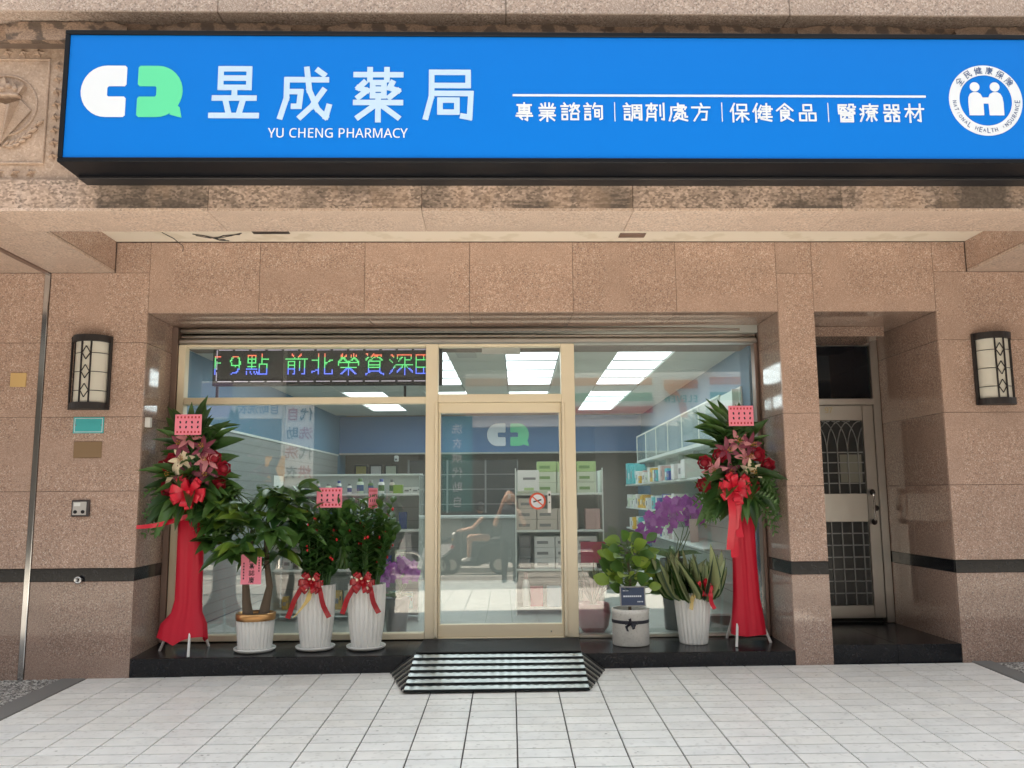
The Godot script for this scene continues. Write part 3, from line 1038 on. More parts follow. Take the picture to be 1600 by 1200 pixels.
# ---------------------------------------------------------------- shopfront
func build_shopfront():
	var sf := thing("shopfront", "champagne aluminium shop window framing with large clear panes and roller shutter housing", "shop window", Vector3(-0.3, 0.15, GZ))
	var z0 := GZ - 0.05
	var z1 := GZ + 0.05
	var al: Material = M.champagne_aluminium
	var bar := func(called, x0, x1, y0, y1, za = z0, zb = z1, m = al): part(sf, called, MB.new().span(Vector3(x0, y0, za), Vector3(x1, y1, zb), 0.004), m)
	bar.call("frame_post", -2.835, -2.775, 0.152, 2.668)
	bar.call("frame_post", -0.681, -0.574, 0.152, 2.668)
	bar.call("frame_post", 0.503, 0.622, 0.152, 2.668)
	bar.call("frame_post", 2.222, 2.252, 0.145, 2.668, z0, z1, M.bronze_strip)
	bar.call("transom", -2.773, -0.683, 2.144, 2.202)
	bar.call("transom", -0.572, 0.501, 2.150, 2.222)
	bar.call("head_rail", -2.773, -0.683, 2.645, 2.668)
	bar.call("head_rail", -0.572, 0.501, 2.645, 2.668)
	bar.call("sill_rail", -2.773, -0.683, 0.150, 0.200)
	bar.call("sill_rail", 0.624, 2.220, 0.145, 0.172, z0, z1, M.brushed_steel)
	bar.call("threshold", -0.572, 0.501, 0.146, 0.160)
	# stops beside the posts give them a second edge
	bar.call("glazing_bead", -0.6, -0.573, 0.165, 2.145, z1 + 0.001, z1 + 0.018)
	bar.call("glazing_bead", 0.502, 0.529, 0.165, 2.145, z1 + 0.001, z1 + 0.018)
	for p in [[-2.775, -0.681, 0.20, 2.144], [-2.775, -0.681, 2.202, 2.645], [-0.574, 0.503, 2.222, 2.645], [0.622, 2.222, 0.172, 2.668]]:
		for zz in ([-0.012, 0.004] if p[2] < 1.0 else [-0.004]):  # low panes get an added second sheet to strengthen the mirrored street
			part(sf, "glass_pane", MB.new().box(Vector3((p[0] + p[1]) / 2, (p[2] + p[3]) / 2, GZ + zz), Vector3(p[1] - p[0] + 0.008, p[3] - p[2] + 0.008, 0.006), 0.0, Basis(Vector3.UP, -0.0165)), M.window_glass)
	# shutter guides and the housing above
	for x in [[-2.884, -2.838], [2.254, 2.2565]]:
		part(sf, "shutter_guide", MB.new().span(Vector3(x[0], 0.152, GZ - 0.03), Vector3(x[1], 2.82, GZ + 0.075)), M.bronze_strip)
	for b in [[2.768, 2.812, 0.055, M.steel], [2.722, 2.760, 0.03, M.steel], [2.669, 2.716, 0.062, M.brushed_steel]]:
		part(sf, "shutter_slat", MB.new().span(Vector3(-2.836, b[0], GZ - 0.05), Vector3(2.252, b[1], GZ + b[2]), 0.011), b[3])
	part(sf, "shutter_box", MB.new().span(Vector3(-2.84, 2.669, GZ - 0.4), Vector3(2.254, 2.825, GZ - 0.052)), M.joint)
	# closer plate in the fanlight
	part(sf, "closer_plate", MB.new().span(Vector3(-0.19, 2.585, GZ - 0.03), Vector3(0.15, 2.645, GZ - 0.006), 0.003), M.shelf_grey)
	# the sliding door
	var d := thing("sliding_door", "glass sliding door with champagne aluminium rails in the middle of shopfront", "door", Vector3(-0.035, 0.16, GZ - 0.02))
	part(d, "top_rail", MB.new().span(Vector3(-0.572, 2.062, GZ - 0.045), Vector3(0.501, 2.148, GZ + 0.02), 0.003), al)
	part(d, "bottom_rail", MB.new().span(Vector3(-0.572, 0.161, GZ - 0.045), Vector3(0.501, 0.262, GZ + 0.02), 0.003), al)
	part(d, "stile", MB.new().span(Vector3(-0.572, 0.263, GZ - 0.045), Vector3(-0.553, 2.061, GZ + 0.02), 0.003), al)
	part(d, "stile", MB.new().span(Vector3(0.484, 0.263, GZ - 0.045), Vector3(0.501, 2.061, GZ + 0.02), 0.003), al)
	for zz in [-0.018, -0.034]:  # second sheet added for a stronger reflection
		part(d, "glass_pane", MB.new().box(Vector3(-0.0345, 1.162, GZ + zz), Vector3(1.043, 1.808, 0.006), 0.0, Basis(Vector3.UP, -0.0165)), M.window_glass)
	part(d, "rail_screw", MB.new().lathe(Vector3(0.39, 0.20, GZ + 0.021), [[0.0, 0.002], [0.006, 0.002], [0.006, 0.0]], 10, 0, 0.0, Basis(Vector3.RIGHT, Vector3.BACK, Vector3.DOWN)), M.steel)
	# stickers on the door glass
	var st := thing("no_smoking_sticker", "round red and white no smoking sticker on the sliding door glass", "sticker", Vector3(0.287, 1.292, GZ - 0.008))
	var c := Vector3(0.287, 1.292, GZ - 0.0095)
	disc(st, "disc", c, 0.073, 0.0012, M.sign_white)
	ring_part(st, "ring", c + Vector3(0, 0, 0.0012), 0.073, 0.056, 0.001, mat("sticker_red", lin(0.66, 0.10, 0.05), 0.5))
	part(st, "slash", MB.new().bar(c + Vector3(-0.042, 0.036, 0.0017), c + Vector3(0.042, -0.036, 0.0017), 0.011, 0.001), M.sticker_red)
	part(st, "cigarette", MB.new().bar(c + Vector3(-0.036, -0.008, 0.0016), c + Vector3(0.034, 0.012, 0.0016), 0.012, 0.0007), M.ink_black)
	var st2 := thing("notice_strip", "narrow white paper strip stuck beside the no smoking sticker", "sticker", Vector3(0.39, 1.29, GZ - 0.008))
	part(st2, "paper", MB.new().span(Vector3(0.375, 1.19, GZ - 0.0095), Vector3(0.405, 1.375, GZ - 0.0085)), M.white_paper)
	part(st2, "print", MB.new().span(Vector3(0.383, 1.335, GZ - 0.0085), Vector3(0.397, 1.355, GZ - 0.008)).span(Vector3(0.385, 1.275, GZ - 0.0085), Vector3(0.395, 1.285, GZ - 0.008)), M.ink_black)

func disc(parent, called, c: Vector3, r: float, deep: float, m: Material, n := 28):
	var p := PackedVector2Array()
	for k in n: p.append(Vector2(cos(TAU * k / n), sin(TAU * k / n)) * r)
	return part(parent, called, MB.new().prism(p, c, Vector3.RIGHT, Vector3.UP, deep), m)

func ring_part(parent, called, c: Vector3, r1: float, r0: float, deep: float, m: Material, n := 40):
	var mb := MB.new()
	for k in n:
		var a := TAU * k / n
		var b := TAU * (k + 1) / n
		var p := []
		for q in [[a, r0], [a, r1], [b, r1], [b, r0]]: p.append(c + Vector3(cos(q[0]) * q[1], sin(q[0]) * q[1], deep))
		mb.face(p, c - Vector3(0, 0, 1))
		mb.face([p[1], p[2], p[2] - Vector3(0, 0, deep), p[1] - Vector3(0, 0, deep)], c)
		var inner := [p[0], p[3], p[3] - Vector3(0, 0, deep), p[0] - Vector3(0, 0, deep)]
		mb.face(inner, c + (inner[0] - c) * 3.0)
	return part(parent, called, mb, m)

# ---------------------------------------------------------------- steel door in the right recess
func build_side_door():
	var z := -1.108
	var fr := thing("side_door", "stainless steel door with leaded grille glazing in the right recess", "door", Vector3(3.0, 0.165, z))
	var st: Material = M.brushed_steel
	var box := func(called, x0, x1, y0, y1, za, zb, m = st, bev = 0.003): return part(fr, called, MB.new().span(Vector3(x0, y0, za), Vector3(x1, y1, zb), bev), m)
	box.call("door_frame", 3.50, 3.572, 0.165, 2.80, z - 0.06, z + 0.03)
	box.call("door_frame", 2.562, 2.63, 0.165, 2.80, z - 0.06, z + 0.03)
	box.call("frame_head", 2.632, 3.498, 2.735, 2.80, z - 0.06, z + 0.03)
	box.call("transom", 2.632, 3.498, 2.165, 2.225, z - 0.06, z + 0.045)
	box.call("fanlight", 2.632, 3.498, 2.227, 2.733, z - 0.02, z - 0.008, M.dark_glass, 0.0)
	box.call("infill", 2.56, 3.58, 0.163, 2.82, z - 0.2, z - 0.07, M.dark_cabinet, 0.0)
	# number plate lettering over the door
	var num := TextMesh.new()
	num.text = "97"
	num.font_size = 32
	num.pixel_size = 0.0022
	num.depth = 0.002
	var nf := SystemFont.new()
	nf.font_names = PackedStringArray(["Droid Sans"])
	num.font = nf
	var no := part(fr, "number", num, mat("brass_figure", lin(0.6, 0.5, 0.28), 0.4, 0.7))
	no.position = Vector3(3.07, 2.115, z + 0.031) - fr.position
	# the leaf
	var y0 := 0.205
	var leaf := box.call("door_leaf", 3.395, 3.497, y0, 2.162, z - 0.03, z + 0.02)
	box.call("door_leaf", 2.633, 2.72, y0, 2.162, z - 0.03, z + 0.02)
	for r in [[0.205, 0.318], [1.075, 1.335], [2.02, 2.162]]:
		box.call("door_leaf", 2.722, 3.393, r[0], r[1], z - 0.03, z + 0.018)
	box.call("glass_pane", 2.72, 3.395, 0.316, 1.077, z - 0.018, z - 0.008, M.door_glass, 0.0)
	box.call("glass_pane", 2.72, 3.395, 1.333, 2.022, z - 0.018, z - 0.008, M.door_glass, 0.0)
	var lead := mat("lead_came", lin(0.30, 0.31, 0.31), 0.4, 0.6)
	var x0 := 2.722
	var x1 := 3.393
	var dx := 0.0975
	for i in range(0, 7):
		var x := x1 - dx * (i + 0.55)
		if x < x0: continue
		box.call("glazing_bar", x - 0.005, x + 0.005, 0.318, 1.075, z - 0.008, z + 0.004, lead, 0.001)
		box.call("glazing_bar", x - 0.005, x + 0.005, 1.335, 1.72, z - 0.008, z + 0.004, lead, 0.001)
		# pointed arches: each bar splits left and right
		for s in [-1.0, 1.0]:
			var pts := []
			for k in 8:
				var t := k / 7.0
				var px = x + s * (dx * 1.5) * (1.0 - cos(t * PI / 2 * 0.95))
				if px < x0 or px > x1: break
				pts.append(Vector3(px, 1.72 + 0.295 * sin(t * PI / 2), z - 0.002))
			if pts.size() > 1: part(fr, "glazing_bar", MB.new().tube(pts, 0.005, 5), lead)
	for i in 6:
		var y := 0.318 + 0.1085 * (i + 1)
		box.call("glazing_bar", x0, x1, y - 0.005, y + 0.005, z - 0.0075, z + 0.005, lead, 0.001)
	for i in 4:
		var y := 1.335 + 0.0963 * (i + 1)
		box.call("glazing_bar", x0, x1, y - 0.005, y + 0.005, z - 0.0075, z + 0.005, lead, 0.001)
	# pull handle, lock
	var hd := part(fr, "handle", MB.new(true).tube([Vector3(3.425, 1.06, z + 0.075), Vector3(3.425, 1.12, z + 0.08), Vector3(3.425, 1.30, z + 0.08), Vector3(3.425, 1.36, z + 0.075)], 0.011, 8), M.chrome)
	for y in [1.075, 1.345]:
		part(hd, "rosette", MB.new(true).ball(Vector3(3.425, y, z + 0.06), Vector3(0.025, 0.03, 0.032), 10, 6), M.lamp_iron)
	part(fr, "lock", MB.new().lathe(Vector3(3.465, 1.20, z + 0.02), [[0.026, 0.0], [0.026, 0.015], [0.012, 0.022], [0.0, 0.022]], 16, 0, 0.0, Basis(Vector3.RIGHT, Vector3.BACK, Vector3.DOWN)), M.lamp_iron)
	# a notice behind the glass
	var nt := thing("paper_notice", "pale paper notice showing behind the grille of steel door", "notice", Vector3(3.28, 1.55, z - 0.007))
	part(nt, "paper", MB.new().span(Vector3(3.165, 1.44, z - 0.0075), Vector3(3.37, 1.70, z - 0.0068)), mat("old_paper", lin(0.20, 0.20, 0.165), 0.6))

# ---------------------------------------------------------------- brush strokes of the written characters, on a 20 x 20 grid, y down
const YAN := "4,1 5,2.5|1,4 8,4|2,7 7,7|2,10 7,10|2,13 7,13 7,18 2,18 2,13|"
const REN := "5,1 1,9|3.5,6 3.5,20|"
const GLYPH := {
	"專": "3,3 17,3|10,1 10,12|5,5 15,5 15,10 5,10 5,5|5,7.5 15,7.5|3,12 17,12|2,14.5 18,14.5|13,12 13,19 11,18|6,16 8,18",
	"業": "8,1 8,6|12,1 12,6|4,2 5.5,5|16,2 14.5,5|2,6 18,6|3,9 17,9|4,11.5 16,11.5|2,14 18,14|10,9 10,20|9,14 3,19|11,14 17,19",
	"諮": YAN + "10,3 11,5|9.5,9 12,7|14,1 12,5|13,3.5 19,3.5 17.5,6|15,5 12,10|15.5,5.5 19,10|11,12 18,12 18,18 11,18 11,12",
	"詢": YAN + "12,1 10,6|11,4 19,4 19,17 17,18|12,8 16,8 16,15 12,15 12,8|12,11.5 16,11.5",
	"調": YAN + "10,3 10,13 9,19|10,3 19,3 19,18 17,18|12,6 17,6|14.5,4 14.5,9|12,9 17,9|12,11.5 17,11.5 17,16 12,16 12,11.5",
	"劑": "6,1 6,3|1,3 12,3|4,4 2,8|4,6 6,8|6,4 6,9|10,4 8,7|9,5 11,8|2,10 2,15 1,19|2,12 10,12|2,15 10,15|10,10 10,19|15,3 15,14|18.5,1 18.5,18 16.5,17.5",
	"處": "10,1 10,5|10,3 16,3|3,5 18,5 17,7|3,5 3,12 1,19|6,8 14,7|10,5.5 10,9 15,9|9,11 6,16|8,12 12,12 9,17 5,19.5|8,14.5 12,17 19,19|14,11 14,17|14,11 17,11 17,15 19,15",
	"方": "10,1 11,3.5|1,5 19,5|9,5 8,11 3,19|8.5,9.5 16,9.5 15,18 11,18",
	"保": REN + "8,2 17,2 17,8 8,8 8,2|6,11.5 19,11.5|12.5,8 12.5,20|12,12 7,18|13,12 19,18",
	"健": REN + "9,3 6,9 9,9 6,16|6,12 9,17 19,19|11,4 18,4 18,9|10,6.5 20,6.5|11,9 18,9|11,12 18,12|10,15 19.5,15|14.5,1 14.5,17.5",
	"食": "10,1 2,8|10,1 18,8|9,5 11,6|6,8 14,8 14,13 6,13 6,8|6,10.5 14,10.5|6,13 6,19 10,17|14,13 10,15.5|8.5,13.5 18,19",
	"品": "6,2 14,2 14,8 6,8 6,2|2,11 8.5,11 8.5,18.5 2,18.5 2,11|11.5,11 18,11 18,18.5 11.5,18.5 11.5,11",
	"醫": "2,2 2,9 10,9|2,2 10,2|3,4.5 9,4.5|6,4.5 4,8|6,5 9,8|13,1.5 13,4 11,5.5|13,1.5 17,1.5 17,4 19,4|12,6.5 18,6.5 12,10|13,7 18,10|2,11 18,11|4,13 16,13 16,19.5 4,19.5 4,13|8,11 8,15 6,16.5|12,11 12,15 15,15.5|4,17.5 16,17.5",
	"療": "11,1 11,3|4,3 19,3|4,3 4,12 1,19|1,6 3,8|1,12 4,10.5|6,6 18,6|12,4 7,10|13,6 18,10|9,9 15,9 15,13.5 9,13.5 9,9|9,11.2 15,11.2|12,13.5 12,19|9,15 7,18|15,15 17,18",
	"器": "3,2 8,2 8,6.5 3,6.5 3,2|12,2 17,2 17,6.5 12,6.5 12,2|2,10 18,10|10,7 9.5,10 3,14|10.5,10 17,14|13,7.5 15,9|3,14 8,14 8,19 3,19 3,14|12,14 17,14 17,19 12,19 12,14",
	"材": "1,6 9.5,6|5.5,1 5.5,20|5,7 1,14|6,8 9,12|10.5,6 19.5,6|16,1 16,19 13.5,18|15.5,7 10,15",
	"昱": "5,1 15,1 15,8 5,8 5,1|5,4.5 15,4.5|10,9.5 10,11.5|3,12 17,12|7,13 8,17|13,13 12,17|2,18.5 18,18.5",
	"成": "4,5 18,5|4,5 4,12 2,19|4,9.5 9,9.5 8.5,15 6.5,15|11,1 12,9 15,16 18,19 19,15|17,9 13,15 9,19|15,1.5 17,3",
	"藥": "2,3 18,3|7,1 7,5|13,1 13,5|8,6 12,6 12,11 8,11 8,6|8,8.5 12,8.5|5,6 3,8 6,9 3,11.5|15,6 14,8 17,9 14,11.5|2,13.5 18,13.5|10,11.5 10,20|9.5,14 3,19|10.5,14 17,19",
	"局": "4,2 17,2 17,7 4,7|4,2 4,11 2,19|4,10 18,10 17.5,19 15,18.5|7,12.5 13,12.5 13,17 7,17 7,12.5",
	"全": "10,1 2,8|10,1 18,8|5,9 15,9|5,13.5 15,13.5|10,9 10,18.5|2,18.5 18,18.5",
	"民": "4,2 16,2 16,7 4,7|4,2 4,19 9,17|4,11 17,11|11,7 12,13 17,19 18.5,15",
	"康": "10,1 11,3|3,3.5 19,3.5|4,3.5 4,12 2,19|7,6 16,6 16,11 7,11|5.5,8.5 18.5,8.5|11,5 11,19 9,18|7,13 9,14|6,18 10,15|16,12 13,14|12,13 18,18",
	"險": "2,2 2,20|2,2 7,2 5,7 7,11 4,13|13,1 8,7|13,1 19,7|11,7 16,7|9,9 12.5,9 12.5,12.5 9,12.5 9,9|14.5,9 18,9 18,12.5 14.5,12.5 14.5,9|11,13 8,19|11,15 13,18|16,13 14,19|16,15 19,19",
	"點": "2,2 9,2 9,9 2,9 2,2|5.5,2 5.5,14|2,5.5 9,5.5|2,11.5 9,11.5|1,14 10,14|1,16 1,19|4,16 5,19|7,16 8,18|9.5,16 10.5,18.5|14,1 14,9|14,5 19,5|12,10 18,10 18,18 12,18 12,10",
	"前": "6,1 8,4|14,1 12,4|1,5 19,5|3,7.5 3,19|3,7.5 9,7.5 9,19 7,18.5|3,11 9,11|3,14.5 9,14.5|13,8 13,15|17,7 17,19 15,18.5",
	"北": "7,1 7,19|1,7 7,7|1,17 7,14.5|12,1 12,18 19,18 19,15|12,10 18,6",
	"榮": "5,1 5,5 1,8|5,4.5 9,8|3,2 3,4|8,2 7,4|14.5,1 14.5,5 10.5,8|14.5,4.5 19,8|12,2 12,4|17,2 16,4|1,11 1,9 19,9 19,11|3,13.5 17,13.5|10,10 10,20|9,14 3,19|11,14 17,19",
	"資": "3,1 4,2.5|2,6 5,4|9,1 7,4|8,2.5 16,2.5 15,4|11,3 6,7|11.5,3 17,7|5,8 15,8 15,16 5,16 5,8|5,10.7 15,10.7|5,13.3 15,13.3|7,16 2,19.5|13,16 18,19.5",
	"深": "2,2 4,4|1,7 3,9|1,18 5,12|7,5 7,2 19,2 19,5|11,4 8,8|14,4 14,7 18,7|6,11 20,11|13,8 13,20|12.5,11 7,17|13.5,11 20,17",
	"開": "2,1 2,20|2,1 8,1 8,8 2,8|2,4.5 8,4.5|18,1 18,19 16,18.5|18,1 12,1 12,8 18,8|12,4.5 18,4.5|5,11 15,11|4,14 16,14|8,11 8,14 6,18|12,11 12,18.5",
	"幕": "2,3 18,3|7,1 7,5|13,1 13,5|6,6 14,6 14,10 6,10 6,6|6,8 14,8|2,11.5 18,11.5|9,11.5 3,15.5|11,11.5 17,15.5|5,15 15,15 15,19|5,15 5,19|10,13 10,20",
	"誌": YAN + "10,4 19,4|14.5,1 14.5,8|11,8 18,8|10,12 9,16|12,11 12,18 17,18 17.5,15|14,11 15,14|18,12 19.5,15",
	"慶": "10,1 11,3|3,3 19,3|4,3 4,12 2,19|6,6 17,6 17,9 6,9|9.5,4 9.5,9|13.5,4 13.5,9|5,10.5 18,10.5|8,12 7,14|10,12 11,14 15,14|16,12 17,14|10,14 6,18|9,15.5 15,15.5 7,20|9,16 17,20",
	"自": "10,0 8,3|4,3 16,3 16,19 4,19 4,3|4,8 16,8|4,13.5 16,13.5",
	"助": "2,2 8,2 8,15 2,15 2,2|2,6 8,6|2,10 8,10|1,16 9,15|10,6 18,6 17,18 14,18|14,1 13.5,9 10,19",
	"洗": "2,2 4,4|1,7 3,9|1,18 5,12|9,2 7,6|7,5 19,5|13,1 13,10|6,10 20,10|11,10 10,15 6,19|15,10 15,18 20,18 20,15",
	"衣": "10,1 10,4|2,4.5 18,4.5|10,5 2,12|6,9 6,19 10,16|10,8 18,19|16,9 12,12",
	"代": "5,1 1,9|3.5,6 3.5,20|7,7 19,6|12,1 13,10 16,17 19,19 19.5,15|15.5,2 18,4",
	"烘": "2,6 3,10|9,5 7,8|5,1 5,10 1,19|5.5,12 9,17|12,1 12,12|17,1 17,12|10,5 20,5|9,12 20,12|12,14 9,19|16,14 19.5,19",
	"9": "14,8 13,10.5 10,11.5 7,10.5 6,7.5 7,4 10,3 13,4 14,8 13.5,13 11,17 7,18",
	"臣": "3,2 3,18 17,18|3,2 17,2|3,7 14,7 14,13 3,13|9,2 9,7|9,13 9,18",
	"下": "1,3 6,3|1,9 6,9|1,3 1,18",
}

func strokes(ch: String) -> Array:
	var out := []
	for s in GLYPH.get(ch, "").split("|", false):
		var line := []
		for p in s.split(" ", false):
			var q = p.split(",")
			line.append(Vector2(float(q[0]), float(q[1])))
		out.append(line)
	return out

# one character as flat bars: `at` is its middle, x and y the written directions
func write(mb: MB, ch: String, at: Vector3, size: float, weight: float, deep: float, x := Vector3.RIGHT, y := Vector3.UP):
	var k := size / 20.0
	var z := x.cross(y).normalized()
	var lift := 0.0
	for line in strokes(ch):
		for i in line.size() - 1:
			var a: Vector2 = line[i] - Vector2(10, 10)
			var b: Vector2 = line[i + 1] - Vector2(10, 10)
			var d := (b - a).normalized() * weight * 0.45
			a -= d
			b += d
			lift = fmod(lift + 0.00007, 0.0006)
			mb.bar(at + (x * a.x - y * a.y) * k + z * (deep / 2 + lift), at + (x * b.x - y * b.y) * k + z * (deep / 2 + lift), weight * k, deep, z)
	return mb

func text_part(parent: Node3D, called: String, words: String, at: Vector3, width: float, m: Material, basis_ := Basis.IDENTITY, bold := false, deep := 0.003) -> MeshInstance3D:
	var t := TextMesh.new()
	t.text = words
	t.font_size = 48
	t.pixel_size = 0.01
	t.depth = 0.01
	t.curve_step = 1.5
	var f := SystemFont.new()
	f.font_names = PackedStringArray(["Droid Sans"])
	if bold: f.font_weight = 700
	t.font = f
	var bb := t.get_aabb()
	var o := part(parent, called, t, m)
	var s := width / maxf(bb.size.x, 0.001)
	var origin := parent.position
	var pp := parent.get_parent() as Node3D
	if pp and pp != self: origin += pp.position
	o.transform = Transform3D(basis_ * Basis.from_scale(Vector3(s, s, deep / 0.01)), at - origin)
	return o

# ---------------------------------------------------------------- the blue signboard
func build_signboard():
	var zf := 1.83
	var sg := thing("signboard", "long blue pharmacy signboard in a black box frame above the canopy", "sign", Vector3(0.4, 3.36, 1.66))
	var xl := -2.705
	var xr := 3.62
	part(sg, "sign_box", MB.new().span(Vector3(xl + 0.005, 3.372, 1.50), Vector3(xr - 0.005, 4.18, zf - 0.012)), M.sign_frame)
	for f in [[xl, xr, 4.164, 4.192], [xl, xr, 3.344, 3.373]]:
		part(sg, "frame_rail", MB.new().span(Vector3(f[0], f[2], 1.50 if f[2] < 4 else 1.70), Vector3(f[1], f[3], zf + 0.012), 0.004), M.sign_frame)
	for f in [[xl, xl + 0.028], [xr - 0.028, xr]]:
		part(sg, "frame_stile", MB.new().span(Vector3(f[0], 3.374, 1.70), Vector3(f[1], 4.163, zf + 0.012), 0.004), M.sign_frame)
	part(sg, "underside_lip", MB.new().span(Vector3(xl + 0.02, 3.326, 1.50), Vector3(xr - 0.02, 3.343, 1.62), 0.003), M.black_metal)
	var panel := part(sg, "blue_panel", MB.new().span(Vector3(xl + 0.029, 3.374, zf - 0.011), Vector3(xr - 0.029, 4.163, zf)), M.sign_blue)
	logo(sg, Vector3(-2.286, 3.797, zf + 0.0005), 0.165, 0.004, M.sign_white, M.sign_green)
	# the name, set in pale letters
	var nm := ["昱", "成", "藥", "局"]
	var nx := [-1.665, -1.245, -0.79, -0.36]
	for i in 4:
		part(sg, "character", write(MB.new(), nm[i], Vector3(nx[i], 3.79, zf + 0.0005), 0.345, 2.0, 0.004), M.sign_pale)
	var y := text_part(sg, "latin_name", "YU CHENG PHARMACY", Vector3(-1.031, 3.533, zf + 0.002), 0.846, M.sign_white)
	part(sg, "rule", MB.new().span(Vector3(0.034, 3.774, zf + 0.0005), Vector3(2.606, 3.787, zf + 0.004)), M.sign_white)
	var words := "專業諮詢調劑處方保健食品醫療器材"
	var starts := [0.046, 0.713, 1.376, 2.044]
	for i in 16:
		var x: float = starts[i / 4] + 0.0585 + (i % 4) * 0.1412
		part(sg, "character", write(MB.new(), words[i], Vector3(x, 3.674, zf + 0.0005), 0.122, 1.75, 0.004), M.sign_white)
	for x in [0.662, 1.326, 1.988]:
		part(sg, "divider", MB.new().span(Vector3(x - 0.0025, 3.612, zf + 0.0005), Vector3(x + 0.0025, 3.737, zf + 0.003)), M.sign_white)
	# the insurance emblem: a ring of lettering round two figures that join as an H
	var c := Vector3(2.983, 3.757, zf + 0.0005)
	var em = ring_part(sg, "emblem_ring", c, 0.231, 0.166, 0.003, M.sign_white, 64)
	var k := 0.231 / 430.0
	for s in [-1.0, 1.0]:
		var p := PackedVector2Array()
		for q in [[-85, -182], [85, -182], [88, -30], [80, 40], [60, 80], [30, 98], [0, 103], [-30, 98], [-62, 80], [-82, 40], [-88, -20]]:
			p.append(Vector2((s * 118 + q[0]) * k, q[1] * k))
		part(sg, "emblem_figure", MB.new().prism(p, c, Vector3.RIGHT, Vector3.UP, 0.003), M.sign_white)
		disc(sg, "emblem_head", c + Vector3(s * 118 * k, 166 * k, 0), 57 * k, 0.003, M.sign_white)
	part(sg, "emblem_arm", MB.new().span(c + Vector3(-36 * k, -38 * k, 0.0), c + Vector3(36 * k, 36 * k, 0.0028)), M.sign_white)
	var top := "全民健康保險"
	for i in 6:
		var a := deg_to_rad(142.0 - 104.0 * i / 5.0)
		var dir := Vector3(cos(a), sin(a), 0)
		part(sg, "emblem_character", write(MB.new(), top[i], c + dir * 0.1985 + Vector3(0, 0, 0.003), 0.050, 1.5, 0.0015, Vector3(sin(a), -cos(a), 0), dir), M.ink_blue)
	var low := "NATIONAL HEALTH INSURANCE"
	for i in low.length():
		if low[i] == " ": continue
		var a := deg_to_rad(183.0 + 174.0 * i / (low.length() - 1))
		var dir := Vector3(cos(a), sin(a), 0)
		var w: float = {"I": 0.0045, "M": 0.021}.get(low[i], 0.0175)
		text_part(sg, "emblem_letter", low[i], c + dir * 0.1985 + Vector3(0, 0, 0.004), w, M.ink_blue, Basis(Vector3(-sin(a), cos(a), 0), -dir, Vector3.BACK), false, 0.0015)

# ---------------------------------------------------------------- LED message board behind the glass
func build_led_board():
	var z := -0.735
	var t := thing("led_board", "black LED message board with coloured running text inside the left window", "display", Vector3(-1.64, 2.33, z))
	part(t, "housing", MB.new().span(Vector3(-2.60, 2.33, z - 0.07), Vector3(-0.55, 2.69, z - 0.012), 0.004), M.black_metal)
	part(t, "screen", MB.new().span(Vector3(-2.575, 2.35, z - 0.011), Vector3(-0.56, 2.67, z - 0.006)), mat("led_face", lin(0.003, 0.003, 0.004), 0.6))
	for x in [-2.585, -0.9]:
		part(t, "bracket", MB.new().span(Vector3(x, 2.19, z - 0.09), Vector3(x + 0.022, 2.75, z - 0.071)), M.black_metal)
	glow("led_red", Color(1.0, 0.34, 0.16), 0.42)
	glow("led_green", Color(0.12, 0.95, 0.42), 0.36)
	glow("led_blue", Color(0.14, 0.36, 1.0), 0.5)
	glow("led_white", Color(0.95, 0.90, 1.0), 0.12)
	var chars := [["下", -2.49], ["9", -2.40], ["點", -2.205], ["前", -1.858], ["北", -1.625], ["榮", -1.392], ["資", -1.158], ["深", -0.924], ["臣", -0.715]]
	var pitch := 0.0112
	var on := {}
	for c in chars:
		for line in strokes(c[0]):
			for i in line.size() - 1:
				var steps := int((line[i + 1] - line[i]).length() * 2.0) + 1
				for s in steps + 1:
					var q: Vector2 = line[i].lerp(line[i + 1], float(s) / steps)
					var gx := roundi((c[1] - 0.1 + q.x * 0.0103) / pitch)
					var gy := roundi(q.y * 0.0103 / pitch)
					on[Vector2i(gx, gy)] = true
	var dots := [MB.new(), MB.new(), MB.new(), MB.new()]
	var put := func(k, x, y): dots[k].box(Vector3(x, y, z - 0.0035), Vector3(pitch * 0.74, pitch * 0.74, 0.004))
	for g in on:
		put.call(0 if g.y < 4 else 1 if g.y < 13 else 2, g.x * pitch, 2.625 - g.y * pitch)
	var i := 0
	var x := -2.555
	while x < -0.575:
		i += 1
		if i % 13 > 1:
			put.call(3, x, 2.652)
			put.call(3, x, 2.367)
		x += pitch
	i = 0
	var y := 2.367
	while y < 2.65:
		i += 1
		if i % 9 > 1: put.call(3, -2.562, y)
		y += pitch
	for k in 4:
		part(t, ["led_dots_red", "led_dots_green", "led_dots_blue", "led_dots_border"][k], dots[k], [M.led_red, M.led_green, M.led_blue, M.led_white][k]).set_meta("kind", "stuff")

